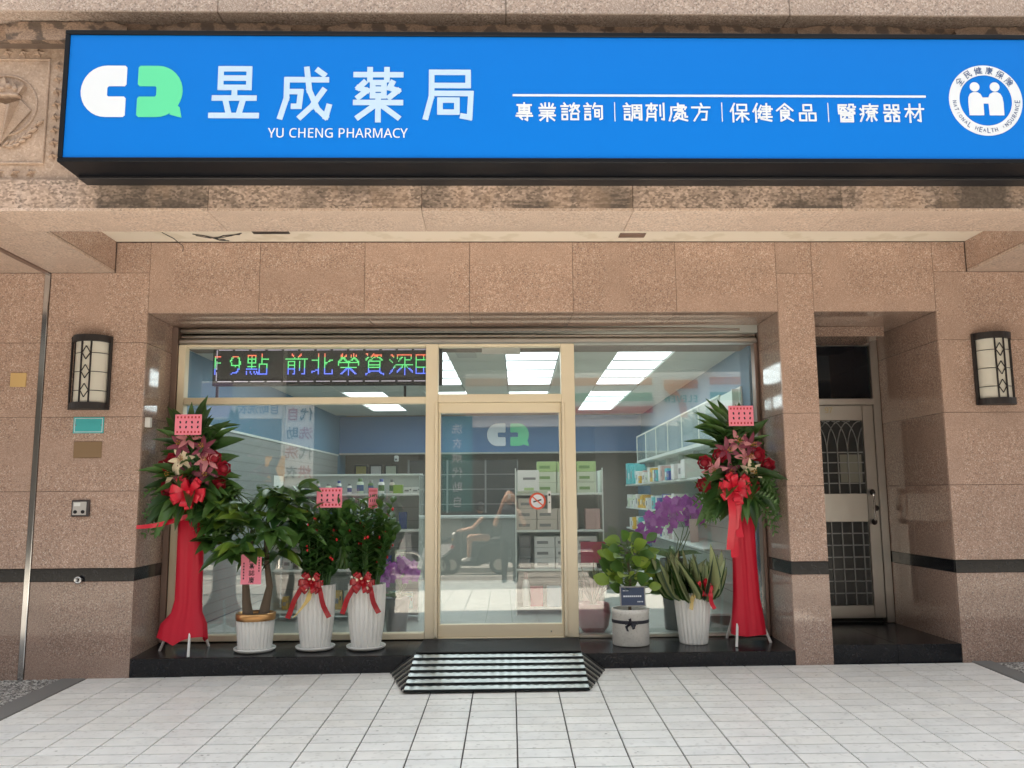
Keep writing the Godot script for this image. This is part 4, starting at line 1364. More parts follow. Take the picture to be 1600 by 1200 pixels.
# ---------------------------------------------------------------- ribbed ramp over the plinth
func build_ramp():
	var t := thing("entrance_ramp", "black ribbed rubber ramp with silver treads at the shop door", "ramp", Vector3(-0.07, 0.0, 0.3))
	# four corners of the slope and of its two flanks
	var tl := Vector3(-0.70, 0.142, 0.06)
	var tr := Vector3(0.577, 0.142, 0.075)
	var bl := Vector3(-0.725, -0.008, 0.655)
	var br := Vector3(0.567, -0.004, 0.668)
	var fl := Vector3(-0.893, 0.0, 0.012)
	var fr := Vector3(0.757, 0.006, 0.03)
	var under := Vector3(0, -0.5, 0.2)
	part(t, "slope_base", MB.new().quad_up(tl, tr, br, bl), M.ramp_black)
	var flank := MB.new()
	flank.face([tl, bl, fl], under)
	flank.face([tr, br, fr], under)
	flank.face([tl, fl, fl + Vector3(0, 0, -0.02), tl + Vector3(0, 0, -0.06)], under)
	flank.face([tr, fr, fr + Vector3(0, 0, -0.02), tr + Vector3(0, 0, -0.06)], under)
	part(t, "flank", flank, M.ramp_black)
	var n := (tr - tl).cross(bl - tl).normalized()
	if n.y < 0: n = -n
	# silver treads with a rope pattern, black ribs between them
	for i in 6:
		var f0 := (i + 0.22) / 6.05
		var f1 := (i + 0.86) / 6.05
		var a := tl.lerp(bl, f0)
		var b := tr.lerp(br, f0)
		var c := tr.lerp(br, f1)
		var d := tl.lerp(bl, f1)
		var m := MB.new(true)
		var cols := 96
		for k in cols:
			for s in 2:
				var q := []
				for e in [[k, s], [k + 1, s], [k + 1, s + 1], [k, s + 1]]:
					var u: float = float(e[0]) / cols
					var v: float = e[1] / 2.0
					var wave := 0.0022 * sin(u * cols * 1.35 + v * 2.4) + (0.004 if e[1] == 1 else 0.0)
					q.append(a.lerp(b, u).lerp(d.lerp(c, u), v) + n * (0.004 + wave))
				m.face(q, under)
		part(t, "tread", m, M.tread_silver)
		# edges of the tread strip returned down to the base
		var lip := MB.new()
		lip.bar(d + n * 0.003, c + n * 0.003, 0.008, 0.012, n)
		part(t, "rib", lip, M.ramp_black)
		for s in [[tl, bl, fl], [tr, br, fr]]:
			for h in 2:
				var ff := (i + 0.25 + 0.4 * h) / 6.05
				var p: Vector3 = s[0].lerp(s[1], ff)
				var q: Vector3 = s[2].lerp(s[1], ff)
				var fn: Vector3 = (s[1] - s[0]).cross(s[2] - s[0]).normalized()
				if fn.y < 0: fn = -fn
				part(t, "flank_rib", MB.new().bar(p + fn * 0.003, q + fn * 0.003, 0.022, 0.008, fn), M.dark_rubber if h == 0 else M.brushed_steel)
	# the flat mat on the plinth behind it
	var ml := Vector3(-0.683, 0.1475, -0.52)
	var mr := Vector3(0.612, 0.1475, -0.50)
	var mf := MB.new()
	mf.quad_up(ml + Vector3(0, 0.006, 0), mr + Vector3(0, 0.006, 0), tr + Vector3(0, 0.008, 0.0), tl + Vector3(0, 0.008, 0.0))
	part(t, "mat_base", mf, M.ramp_black)
	for i in 17:
		var f := (i + 0.5) / 17.0
		var p := ml.lerp(tl, f) + Vector3(0.004, 0.009, 0)
		var q := mr.lerp(tr, f) + Vector3(-0.004, 0.009, 0)
		part(t, "mat_rib", MB.new().bar(p, q, 0.020, 0.008, Vector3.UP), M.dark_rubber)
	for x in [0.05, 0.95]:
		var p := tl.lerp(tr, x) + (bl - tl) * 0.1 + n * 0.012
		part(t, "screw", MB.new().lathe(p, [[0.009, 0.0], [0.009, 0.003], [0.0, 0.004]], 10), M.chrome)

# ---------------------------------------------------------------- lamps and small fittings on the walls
func wall_lamp(c: Vector3, label: String):
	var t := thing("wall_lamp", label, "lamp", c, "half round wall lamps")
	var h := 0.295
	var r := 0.135
	var dep := 0.115
	var at := func(a: float, rr: float, y: float) -> Vector3: return c + Vector3(sin(a) * rr, y, 0.012 + cos(a) * rr * dep / r)
	part(t, "back_plate", MB.new().span(c + Vector3(-0.15, -h, 0.001), c + Vector3(0.15, h, 0.014), 0.003), M.lamp_iron)
	var sh := MB.new(true)
	for k in 14:
		var a0 := -PI / 2 + PI * k / 14
		var a1 := -PI / 2 + PI * (k + 1) / 14
		sh.quad(at.call(a0, r - 0.008, -h + 0.02), at.call(a0, r - 0.008, h - 0.02), at.call(a1, r - 0.008, h - 0.02), at.call(a1, r - 0.008, -h + 0.02))
	part(t, "shade", sh, M.lamp_shade)
	for s in [-1.0, 1.0]:
		var cap := PackedVector2Array()
		for k in 17:
			var a := -PI / 2 + PI * k / 16
			cap.append(Vector2(sin(a) * (r + 0.018), cos(a) * (dep + 0.018)))
		var y0: float = h - 0.052 if s > 0 else -h
		part(t, "cap", MB.new().prism(cap, c + Vector3(0, y0 + 0.052, 0.012), Vector3.RIGHT, Vector3.BACK, 0.052), M.lamp_iron)
	for s in [-1.0, 1.0]:
		part(t, "side_bar", MB.new().span(c + Vector3(s * 0.15 - 0.016, -h, 0.014), c + Vector3(s * 0.15 + 0.004 * s, h, 0.034), 0.002), M.lamp_iron)
		part(t, "upright", MB.new().bar(at.call(s * 0.27, r, -h + 0.05), at.call(s * 0.27, r, h - 0.05), 0.011, 0.008, Vector3.BACK), M.lamp_iron)
		for y in [-0.15, 0.0, 0.15]:
			var pts := []
			for k in 7: pts.append(at.call(s * lerpf(0.27, PI / 2, k / 6.0), r - 0.002, y))
			part(t, "hoop", MB.new().tube(pts, 0.0028, 5), M.lamp_iron)
	for y in [-0.15, 0.0, 0.15]:
		var dm := MB.new()
		var q := [at.call(0.0, r, y + 0.054), at.call(0.24, r, y), at.call(0.0, r, y - 0.054), at.call(-0.24, r, y)]
		for k in 4: dm.bar(q[k], q[(k + 1) % 4], 0.006, 0.005, Vector3.BACK)
		part(t, "diamond", dm, M.lamp_iron)
	return t

func build_wall_fittings():
	wall_lamp(Vector3(-3.30, 2.335, 0.0), "half round iron wall lamp with cream shade left of the shop opening")
	wall_lamp(Vector3(4.005, 2.335, 0.0), "half round iron wall lamp with cream shade right of the steel door")
	var y := thing("cover_plate", "small square cream yellow cover plate on the far left wall", "cover plate", Vector3(-3.88, 2.285, 0))
	part(y, "plate", MB.new().span(Vector3(-3.943, 2.228, 0.0005), Vector3(-3.818, 2.341, 0.012), 0.003), M.cream_plastic)
	var h := thing("house_plate", "teal house plate below the left wall lamp", "plate", Vector3(-3.31, 1.93, 0))
	part(h, "plate", MB.new().span(Vector3(-3.425, 1.855, 0.0005), Vector3(-3.185, 1.985, 0.006), 0.002), M.teal_plate)
	part(h, "border", MB.new().span(Vector3(-3.415, 1.972, 0.006), Vector3(-3.195, 1.976, 0.0068)).span(Vector3(-3.415, 1.864, 0.006), Vector3(-3.195, 1.868, 0.0068)).span(Vector3(-3.415, 1.8685, 0.006), Vector3(-3.411, 1.9715, 0.0068)).span(Vector3(-3.199, 1.8685, 0.006), Vector3(-3.195, 1.9715, 0.0068)), M.sign_white)
	for x in [-3.405, -3.205]:
		part(h, "screw", MB.new(true).ball(Vector3(x, 1.92, 0.007), Vector3(0.005, 0.005, 0.003), 8, 5), M.steel)
	var b := thing("bronze_plate", "dull brown metal plate under the teal house plate", "plate", Vector3(-3.30, 1.72, 0))
	part(b, "plate", MB.new().span(Vector3(-3.41, 1.66, 0.0005), Vector3(-3.19, 1.79, 0.01), 0.003), mat("dull_bronze", lin(0.26, 0.17, 0.095), 0.45, 0.3))
	var o := thing("socket_box", "small square outdoor socket with grey face on the left wall", "socket", Vector3(-3.32, 1.267, 0))
	part(o, "back_box", MB.new().span(Vector3(-3.388, 1.203, 0.0005), Vector3(-3.254, 1.331, 0.03), 0.004), mat("box_dark", lin(0.05, 0.042, 0.045), 0.5))
	part(o, "face", MB.new().span(Vector3(-3.376, 1.215, 0.0305), Vector3(-3.27, 1.318, 0.036), 0.003), mat("box_face", lin(0.46, 0.44, 0.42), 0.5))
	for x in [-3.352, -3.294]:
		part(o, "outlet", MB.new().lathe(Vector3(x, 1.24, 0.036), [[0.014, 0.0], [0.014, 0.006], [0.006, 0.006], [0.006, 0.001], [0.0, 0.001]], 12, 0, 0.0, Basis(Vector3.RIGHT, Vector3.BACK, Vector3.DOWN)), M.black_metal)
	part(o, "flap", MB.new().span(Vector3(-3.365, 1.283, 0.0365), Vector3(-3.315, 1.312, 0.04), 0.002), M.white_paper)
	var r := thing("eyelet", "round chrome eyelet on the black band of the left wall", "eyelet", Vector3(-3.31, 0.718, 0))
	var pts := []
	for k in 17:
		var a := TAU * k / 16
		pts.append(Vector3(-3.305 + cos(a) * 0.021, 0.718 + sin(a) * 0.021, 0.028))
	part(r, "ring", MB.new(true).tube(pts, 0.009, 8, false), M.chrome)
	part(r, "stem", MB.new(true).tube([Vector3(-3.315, 0.718, 0.0005), Vector3(-3.315, 0.718, 0.03)], 0.012, 10), M.chrome)
	var w := thing("door_sensor", "small white plastic sensor on the edge of the left reveal", "sensor", Vector3(-2.87, 1.945, -0.06))
	part(w, "case", MB.new().span(Vector3(-2.8865, 1.905, -0.09), Vector3(-2.845, 1.985, -0.045), 0.004), M.white_rod)

# ---------------------------------------------------------------- goods and furniture in the shop
func shelf_unit(t: Node3D, x0: float, x1: float, z0: float, z1: float, levels: Array, top: float, side := true):
	for y in levels:
		part(t, "shelf", rbox(MB.new(), x0, x1, y - 0.022, y, z1, z0, 0.003), M.shelf_white)
	part(t, "back_board", rbox(MB.new(), x0, x1, 0.16, top, z1 - 0.012, z1 - 0.002), M.shelf_grey)
	if side:
		for x in [x0 - 0.012, x1 + 0.002]:
			part(t, "side_frame", rbox(MB.new(), x, x + 0.01, 0.15, top, z1, z0), M.shelf_white)

func carton(x: float, y: float, z: float, s: Vector3, m: Material, label: String, group: String, band: Material = null):
	var t := thing("carton", label, "box", inn(x, y, z), group)
	part(t, "box", MB.new().box(inn(x, y + s.y / 2, z), s, 0.002, RIN), m)
	if band:
		part(t, "print", MB.new().box(inn(x - s.x * 0.1, y + s.y * 0.45, z + s.z / 2 + 0.0005), Vector3(s.x * 0.55, s.y * 0.28, 0.0015), 0.0, RIN), band)
		part(t, "print", MB.new().box(inn(x + s.x * 0.36, y + s.y * 0.6, z + s.z / 2 + 0.0005), Vector3(s.x * 0.16, s.y * 0.22, 0.0015), 0.0, RIN), M.ink_black)
	return t

func bottle(x: float, y: float, z: float, r: float, h: float, m: Material, cap: Material, label: String, group: String):
	var t := thing("bottle", label, "bottle", inn(x, y, z), group)
	part(t, "body", MB.new(true).lathe(inn(x, y, z), [[0.0, 0.0], [r, 0.002], [r, h * 0.72], [r * 0.55, h * 0.8]], 14), m)
	part(t, "cap", MB.new(true).lathe(inn(x, y, z), [[r * 0.62, h * 0.8], [r * 0.62, h], [0.0, h]], 12), cap)
	part(t, "label_band", MB.new(true).lathe(inn(x, y, z), [[r * 1.012, h * 0.18], [r * 1.012, h * 0.58]], 14), [M.white_paper, M.leaf_mid, M.ink_blue, M.shelf_white][int(x * 37 + 100) % 4])
	return t

const ORD := ["first", "second", "third", "fourth", "fifth", "sixth", "seventh", "eighth", "ninth", "tenth", "eleventh", "twelfth", "thirteenth", "fourteenth", "fifteenth", "sixteenth", "seventeenth", "eighteenth", "nineteenth", "twentieth", "twenty-first", "twenty-second", "twenty-third", "twenty-fourth", "twenty-fifth", "twenty-sixth", "twenty-seventh", "twenty-eighth", "twenty-ninth", "thirtieth"]

func build_room_goods():
	mat("carton_green", lin(0.36, 0.52, 0.22), 0.5)
	mat("carton_pale", lin(0.55, 0.62, 0.48), 0.5)
	mat("carton_cream", lin(0.52, 0.46, 0.40), 0.5)
	mat("carton_rose", lin(0.48, 0.32, 0.29), 0.5)
	mat("carton_white", lin(0.62, 0.62, 0.60), 0.5)
	mat("carton_grey", lin(0.12, 0.12, 0.125), 0.5)
	mat("carton_yellow", lin(0.62, 0.38, 0.03), 0.5)
	mat("carton_teal", lin(0.08, 0.42, 0.44), 0.5)
	mat("carton_blue", lin(0.03, 0.06, 0.28), 0.5)
	mat("carton_red", lin(0.42, 0.03, 0.06), 0.5)
	mat("print_grey", lin(0.20, 0.20, 0.20), 0.5)
	mat("print_green", lin(0.16, 0.30, 0.10), 0.5)
	# ---- logo on the fascia at the back
	var lg := thing("wall_logo", "white and green cross logo on the blue fascia at the back of shop", "sign", inn(0.0, 2.2, -7.38))
	logo(lg, Vector3(0.157, 2.365, -7.385), 0.19, 0.012, M.sign_white, M.sign_green)
	# ---- middle shelf with cartons
	var z0 := -1.95
	var z1 := -2.40
	var cs := thing("display_shelf", "white metal display shelf of cartons behind the sliding door", "shelf", inn(0.55, 0.15, -2.2), "")
	shelf_unit(cs, 0.10, 0.98, z0, z1, [0.22, 0.60, 0.99, 1.365], 1.60)
	for x in [0.088, 0.982]:
		part(cs, "edge_rail", rbox(MB.new(), x, x + 0.012, 0.15, 1.62, z0, z0 + 0.012), M.shelf_white)
	var ys := 1.366
	for r in 3:
		for i in 4:
			if r == 2 and i == 0: continue
			if r < 2 and i == 0:
				if r == 1: continue
			var x := 0.21 + 0.205 * i
			carton(x, ys + r * 0.108, z0 - 0.10, Vector3(0.197, 0.105, 0.2), M.carton_pale if r < 2 else M.carton_green, "%s carton in the %s row of the top stack, %s from the left" % ["pale green" if r < 2 else "bright green", ["lower", "middle", "upper"][r], ORD[i]], "cartons stacked on top of the display shelf", M.print_green)
	var card := thing("shelf_card", "white product card with green foot at top left of display shelf", "card", inn(0.22, 1.37, z0))
	part(card, "card", rbox(MB.new(), 0.115, 0.335, 1.385, 1.60, z0 + 0.006, z0 + 0.009), M.white_paper)
	part(card, "green_foot", rbox(MB.new(), 0.18, 0.28, 1.392, 1.42, z0 + 0.009, z0 + 0.010), M.carton_green)
	part(card, "print", rbox(MB.new(), 0.17, 0.30, 1.50, 1.525, z0 + 0.009, z0 + 0.010), M.print_grey)
	for r in 2:
		for i in 4:
			if i == 3:
				if r == 0: carton(0.885, 0.992, z0 - 0.1, Vector3(0.15, 0.21, 0.16), M.carton_rose, "rose coloured carton at the right of second shelf", "")
				continue
			carton(0.20 + 0.215 * i, 0.992 + r * 0.108, z0 - 0.1, Vector3(0.208, 0.105, 0.18), M.carton_cream, "beige carton on the second shelf, %s row, %s from the left" % [["lower", "upper"][r], ORD[i]], "beige cartons on the second shelf", M.print_grey)
	carton(0.22, 1.21, z0 - 0.1, Vector3(0.2, 0.10, 0.18), M.carton_cream, "single beige carton on top of the left beige stack", "", M.print_grey)
	for r in 3:
		for i in 3:
			carton(0.385 + 0.215 * i, 0.602 + r * 0.108, z0 - 0.1, Vector3(0.208, 0.104, 0.18), M.carton_white, "white printed carton on the third shelf, %s row, %s from the left" % [["lower", "middle", "upper"][r], ORD[i]], "white cartons on the third shelf", M.print_grey)
	for r in 3:
		carton(0.185, 0.602 + r * 0.11, z0 - 0.1, Vector3(0.11, 0.105, 0.16), M.carton_grey, "dark grey carton at the left of third shelf, %s of three" % ["lowest", "middle", "topmost"][r], "dark cartons on the third shelf")
	carton(0.30, 0.222, z0 - 0.1, Vector3(0.13, 0.2, 0.1), M.carton_red, "dark red carton on the bottom shelf of display shelf", "")
	carton(0.50, 0.222, z0 - 0.1, Vector3(0.19, 0.2, 0.14), mat("carton_sky", lin(0.30, 0.42, 0.50), 0.5), "light blue carton on the bottom shelf of display shelf", "")
	carton(0.85, 0.222, z0 - 0.1, Vector3(0.16, 0.28, 0.14), M.carton_rose, "pink carton on the bottom shelf of display shelf", "")
	bottle(0.19, 0.222, z0 - 0.06, 0.035, 0.34, M.white_paper, M.carton_rose, "tall slim white bottle on the bottom shelf", "")
	var rc := thing("sale_card", "crimson card hanging at the right edge of display shelf", "card", inn(0.9, 0.75, z0 + 0.03))
	part(rc, "card", rbox(MB.new(), 0.75, 1.0, 0.66, 0.87, z0 + 0.025, z0 + 0.03), mat("crimson_card", lin(0.36, 0.015, 0.06), 0.5))
	# ---- long low gondola on the left
	var g := thing("gondola_shelf", "white gondola shelf of bottles and jars in the left window", "shelf", inn(-1.45, 0.15, -1.8))
	var gx0 := -2.28
	var gx1 := -0.86
	shelf_unit(g, gx0, gx1, -1.62, -1.95, [0.25, 0.64, 1.02, 1.37], 1.555)
	for i in 7:
		part(g, "back_slat", rbox(MB.new(), gx0, gx1, 0.42 + 0.135 * i, 0.424 + 0.135 * i, -1.949, -1.944), M.print_grey)
	part(g, "glass_end", rbox(MB.new(), gx1 + 0.016, gx1 + 0.022, 0.16, 1.55, -1.95, -1.5), M.acrylic)
	part(g, "top_rail", rbox(MB.new(), gx0, gx1, 1.556, 1.572, -1.96, -1.93), M.shelf_white)
	var bs := ["white capped bottle", "brown bottle", "green labelled bottle", "slim pale bottle"]
	for i in 9:
		var x := -1.98 + 0.105 * i
		var m: Material = [M.white_paper, M.carton_cream, M.carton_pale, M.shelf_white, M.white_paper, M.carton_pale, M.leaf_mid, M.white_paper, M.carton_cream][i]
		bottle(x, 1.371, -1.72, [0.026, 0.024, 0.03, 0.024, 0.022, 0.034, 0.028, 0.03, 0.026][i], [0.12, 0.13, 0.10, 0.13, 0.10, 0.15, 0.135, 0.145, 0.14][i], m, [M.carton_grey, M.leaf_mid, M.print_grey, M.carton_blue][i % 4], "%s bottle on top of the gondola shelf, %s from the left" % [["white", "beige", "pale green", "grey white", "small white", "stout pale green", "dark green", "tall white", "tall beige"][i], ["first", "second", "third", "fourth", "fifth", "sixth", "seventh", "eighth", "ninth"][i]], "bottles on top of the gondola")
	carton(-1.075, 1.371, -1.72, Vector3(0.09, 0.085, 0.08), mat("jar_green", lin(0.22, 0.36, 0.03), 0.5), "bright green box on top of the gondola shelf", "")
	for i in 2: carton(-0.98 + 0.085 * i, 1.371, -1.72, Vector3(0.078, 0.06, 0.07), M.carton_white, "low white box at the right end of the gondola top, %s of two" % ["left", "right"][i], "low white boxes on the gondola", M.print_grey)
	var gr := RandomNumberGenerator.new()
	gr.seed = 31
	for lev in 3:
		var x := -2.2
		var cnt := 0
		while x < [-1.30, -0.98, -0.98][lev]:
			var gw := gr.randf_range(0.05, 0.10)
			var gm: Material = [M.carton_white, M.carton_teal, M.carton_cream, M.carton_blue, M.carton_pale, M.carton_rose, M.carton_yellow][gr.randi() % 7]
			var tone: String = {M.carton_white: "white", M.carton_teal: "teal", M.carton_cream: "beige", M.carton_blue: "dark blue", M.carton_pale: "pale green", M.carton_rose: "rose", M.carton_yellow: "yellow"}[gm]
			carton(x + gw / 2, [1.022, 0.642, 0.252][lev], -1.76, Vector3(gw, gr.randf_range(0.10, 0.19), 0.07), gm, "%s pack, %s from the left on the gondola's %s shelf" % [tone, ORD[mini(cnt, 29)], ["second", "third", "bottom"][lev]], "packs on the gondola's lower shelves", M.print_grey)
			x += gw + gr.randf_range(0.015, 0.06)
			cnt += 1
	carton(-1.03, 1.022, -1.74, Vector3(0.08, 0.165, 0.03), M.carton_blue, "dark blue upright box on the gondola's second shelf", "")
	carton(-1.20, 1.022, -1.74, Vector3(0.08, 0.15, 0.03), M.carton_red, "red and brown upright box on the gondola's second shelf", "")
	# ---- wall shelving down the right side
	var w := thing("wall_shelving", "long white wall shelving with clear sliding covers on the right wall", "shelf", inn(2.1, 0.15, -3.6))
	part(w, "back_board", rbox(MB.new(), 2.19, 2.208, 0.15, 2.33, -6.4, -0.95), M.shelf_white)
	for y in [0.28, 0.55, 0.85, 1.16, 1.50]:
		part(w, "shelf", rbox(MB.new(), 1.80, 2.188, y - 0.022, y, -6.4, -0.95, 0.003), M.shelf_white)
	for y in [1.78, 1.93, 2.08]:
		part(w, "panel_groove", rbox(MB.new(), 2.186, 2.1895, y, y + 0.006, -6.4, -0.95), M.shelf_grey)
	for y in [0.40, 0.70, 1.0, 1.33]:
		part(w, "panel_groove", rbox(MB.new(), 2.186, 2.1895, y, y + 0.006, -6.4, -0.95), M.shelf_grey)
	for i in 7:
		var z := -0.98 - 0.9 * i
		part(w, "upright", rbox(MB.new(), 2.12, 2.185, 1.52, 2.31, z - 0.018, z), M.shelf_white)
		part(w, "cover_post", rbox(MB.new(), 1.99, 2.003, 1.86, 2.24, z - 0.012, z), M.shelf_white)
		if i < 6: part(w, "acrylic_cover", rbox(MB.new(), 1.994, 1.999, 1.87, 2.23, z - 0.888, z - 0.012), M.acrylic)
	part(w, "cover_rail", rbox(MB.new(), 1.988, 2.006, 2.236, 2.252, -6.4, -0.95), M.shelf_white)
	part(w, "cover_rail", rbox(MB.new(), 1.988, 2.006, 1.85, 1.866, -6.4, -0.95), M.shelf_white)
	part(w, "cover_shelf", rbox(MB.new(), 1.988, 2.188, 1.83, 1.849, -6.4, -0.95), M.shelf_white)
	var mats := [M.carton_white, M.carton_teal, M.carton_white, M.carton_blue, M.carton_white, M.carton_pale, M.carton_yellow, M.carton_white, M.carton_rose, M.shelf_white]
	var r := RandomNumberGenerator.new()
	r.seed = 88
	var nm := 0
	var hues := {M.carton_white: "white", M.carton_teal: "teal", M.carton_blue: "dark blue", M.carton_pale: "pale green", M.carton_yellow: "yellow", M.carton_rose: "rose", M.shelf_white: "off white"}
	for row in [[1.501, -1.7, -6.2], [1.161, -2.1, -6.2], [0.851, -2.4, -6.0]]:
		var z: float = row[1]
		var count := 0
		while z > row[2]:
			var s := Vector3(0.12 + r.randf() * 0.1, 0.09 + r.randf() * 0.10, 0.09 + r.randf() * 0.09)
			if z < -5.3 and row[0] > 1.4: s.y += 0.13
			var m: Material = mats[r.randi() % mats.size()]
			if z < -5.3 and row[0] > 1.4: m = M.carton_teal
			if row[0] > 1.1 and row[0] < 1.2 and z < -4.2 and z > -5.1: m = M.carton_yellow
			var t := thing("carton", "small %s medicine pack, %s from window on right wall %s" % [hues[m], ORD[mini(count, 29)], {1.501: "upper shelf", 1.161: "middle shelf", 0.851: "lower shelf"}[row[0]]], "box", inn(1.9, row[0], z), "packs on the right wall shelving, " + str(row[0]))
			t.set_meta("group", "packs on the %s of the right wall shelving" % {1.501: "upper shelf", 1.161: "middle shelf", 0.851: "lower shelf"}[row[0]])
			part(t, "box", MB.new().box(inn(1.88, row[0] + s.y / 2, z), s, 0.002, RIN), m)
			part(t, "print", MB.new().box(inn(1.88 - s.x / 2 - 0.0005, row[0] + s.y * 0.5, z), Vector3(0.0015, s.y * 0.4, s.z * 0.6), 0.0, RIN), M.print_grey if nm % 3 else M.white_paper)
			nm += 1
			count += 1
			z -= s.z + 0.012
	var lw := thing("slatwall", "grey white slatwall panelling with grooves on the left wall of the shop", "wall panel", inn(-2.88, 0.15, -3.5))
	part(lw, "board", rbox(MB.new(), -2.899, -2.885, 0.16, 2.02, -7.3, -1.25), mat("slat_grey", lin(0.25, 0.265, 0.255), 0.5))
	for i in 18:
		part(lw, "groove", rbox(MB.new(), -2.8845, -2.883, 0.22 + 0.1 * i, 0.232 + 0.1 * i, -7.3, -1.25), M.print_grey)
	part(lw, "trim", rbox(MB.new(), -2.899, -2.87, 2.021, 2.045, -7.3, -1.25), M.shelf_white)
	# ---- back of the shop: counter, dark cabinets, framed certificates
	var ct := thing("dispensary_counter", "grey panelled dispensary counter at the back of the shop", "counter", inn(-0.6, 0.15, -5.6))
	part(ct, "front", rbox(MB.new(), -2.4, 0.35, 0.15, 1.02, -6.0, -5.5), mat("counter_grey", lin(0.20, 0.205, 0.185), 0.5))
	part(ct, "top", rbox(MB.new(), -2.43, 0.38, 1.022, 1.06, -6.05, -5.46, 0.005), M.shelf_grey)
	var cb := thing("dark_cabinet", "dark glazed medicine cabinet behind the counter", "cabinet", inn(-0.9, 0.15, -7.8))
	part(cb, "carcass", rbox(MB.new(), -1.75, 0.1, 0.15, 1.95, -7.98, -7.6), M.dark_cabinet)
	for y in [1.2, 1.45, 1.7]:
		part(cb, "shelf_edge", rbox(MB.new(), -1.74, 0.09, y, y + 0.015, -7.599, -7.585), M.print_grey)
	for x in [-1.76, -1.1, -0.45, 0.09]:
		part(cb, "stile", rbox(MB.new(), x, x + 0.03, 1.06, 1.96, -7.599, -7.58), M.print_grey)
	for i in 3:
		var x := -2.62 + 0.26 * i
		var fr := thing("framed_certificate", "black framed %s certificate on the back wall, %s from the left" % [["yellow", "white", "pale green"][i], ["first", "second", "third"][i]], "picture frame", inn(x, 1.6, -7.9), "framed certificates")
		part(fr, "frame", rbox(MB.new(), x - 0.115, x + 0.115, 1.52, 1.90, -7.998, -7.97, 0.004), M.black_metal)
		part(fr, "paper", rbox(MB.new(), x - 0.088, x + 0.088, 1.55, 1.87, -7.97, -7.966), [mat("cert_yellow", lin(0.30, 0.26, 0.05), 0.6), M.carton_white, M.carton_pale][i])
	var cm := thing("security_camera", "small white security camera on the back wall under the fascia", "camera", inn(-1.93, 1.95, -7.3))
	part(cm, "body", rbox(MB.new(), -1.97, -1.90, 1.93, 2.03, -7.52, -7.44, 0.012), M.white_rod)
	part(cm, "lens", MB.new(true).ball(inn(-1.935, 1.965, -7.43), Vector3(0.016, 0.016, 0.01), 10, 6), M.black_metal)
	# ---- odd things by the right window
	var bowl := thing("maroon_bowl", "dark red glazed round bowl planter behind the glass right of the door", "pot", Vector3(0.78, 0.15, -0.80))
	part(bowl, "bowl", MB.new(true).lathe(Vector3(0.78, 0.15, -0.84), [[0.0, 0.0], [0.09, 0.0], [0.13, 0.05], [0.15, 0.16], [0.14, 0.25], [0.125, 0.25], [0.12, 0.22], [0.0, 0.21]], 28), M.maroon_pot)
	part(bowl, "soil", MB.new(true).lathe(Vector3(0.78, 0.15, -0.84), [[0.119, 0.225], [0.0, 0.23]], 20), M.soil)
	var dry := part(bowl, "dry_stems", MB.new(true), M.bark)
	var st := MB.new(true)
	var rr := RandomNumberGenerator.new()
	rr.seed = 9
	for i in 26:
		var a := rr.randf() * TAU
		var e := Vector3(cos(a), 0, sin(a)) * rr.randf_range(0.05, 0.2)
		st.tube([Vector3(0.78, 0.37, -0.84), Vector3(0.78, 0.5, -0.84) + e * 0.5, Vector3(0.78, 0.55 + rr.randf() * 0.2, -0.84) + e], 0.004, 4)
		st.leaf(Vector3(0.78, 0.5 + rr.randf() * 0.15, -0.84) + e * 0.8, Vector3(cos(a), 0.6, sin(a)).normalized(), Vector3.UP, 0.08, 0.035)
	dry.mesh = st.done()
	dry.position = -bowl.position

# ---------------------------------------------------------------- plants
var leaf_shapes := {}

# unit blade: 1 long along x, 1 wide across z, arching down
func blade(kind: String) -> ArrayMesh:
	if not leaf_shapes.has(kind):
		var mb := MB.new(true)
		match kind:
			"oval": mb.leaf(Vector3.ZERO, Vector3.RIGHT, Vector3.UP, 1.0, 1.0, 0.22, 0.12, 6, 0.5)
			"droop": mb.leaf(Vector3.ZERO, Vector3.RIGHT, Vector3.UP, 1.0, 1.0, 0.5, 0.14, 7, 0.5)
			"long": mb.leaf(Vector3.ZERO, Vector3.RIGHT, Vector3.UP, 1.0, 1.0, 0.35, 0.16, 7, 0.42)
			"sword": mb.leaf(Vector3.ZERO, Vector3.RIGHT, Vector3.UP, 1.0, 1.0, 0.06, 0.28, 6, 0.30)
			"round": mb.leaf(Vector3.ZERO, Vector3.RIGHT, Vector3.UP, 1.0, 1.0, 0.18, 0.10, 7, 0.62)
			"petal": mb.leaf(Vector3.ZERO, Vector3.RIGHT, Vector3.UP, 1.0, 1.0, 0.55, 0.16, 6, 0.55)
		leaf_shapes[kind] = mb.done()
	return leaf_shapes[kind]

func blade_basis(dir: Vector3, up: Vector3, length: float, width: float) -> Basis:
	var x := dir.normalized()
	var z := x.cross(up)
	if z.length() < 0.05: z = x.cross(Vector3.RIGHT)
	z = z.normalized()
	var y := z.cross(x)
	return Basis(x * length, y * length, z * width)

func leaf_part(parent: Node3D, called: String, kind: String, m: Material, base: Vector3, dir: Vector3, up: Vector3, length: float, width: float) -> MeshInstance3D:
	var o := part(parent, called, blade(kind), m)
	var origin := parent.position
	var pp := parent.get_parent() as Node3D
	if pp and pp != self: origin += pp.position
	o.transform = Transform3D(blade_basis(dir, up, length, width), base - origin)
	return o

func rnd_dir(lo: float, hi: float) -> Vector3:
	var a := rng.randf() * TAU
	var e := rng.randf_range(lo, hi)
	return Vector3(cos(a) * cos(e), sin(e), sin(a) * cos(e))

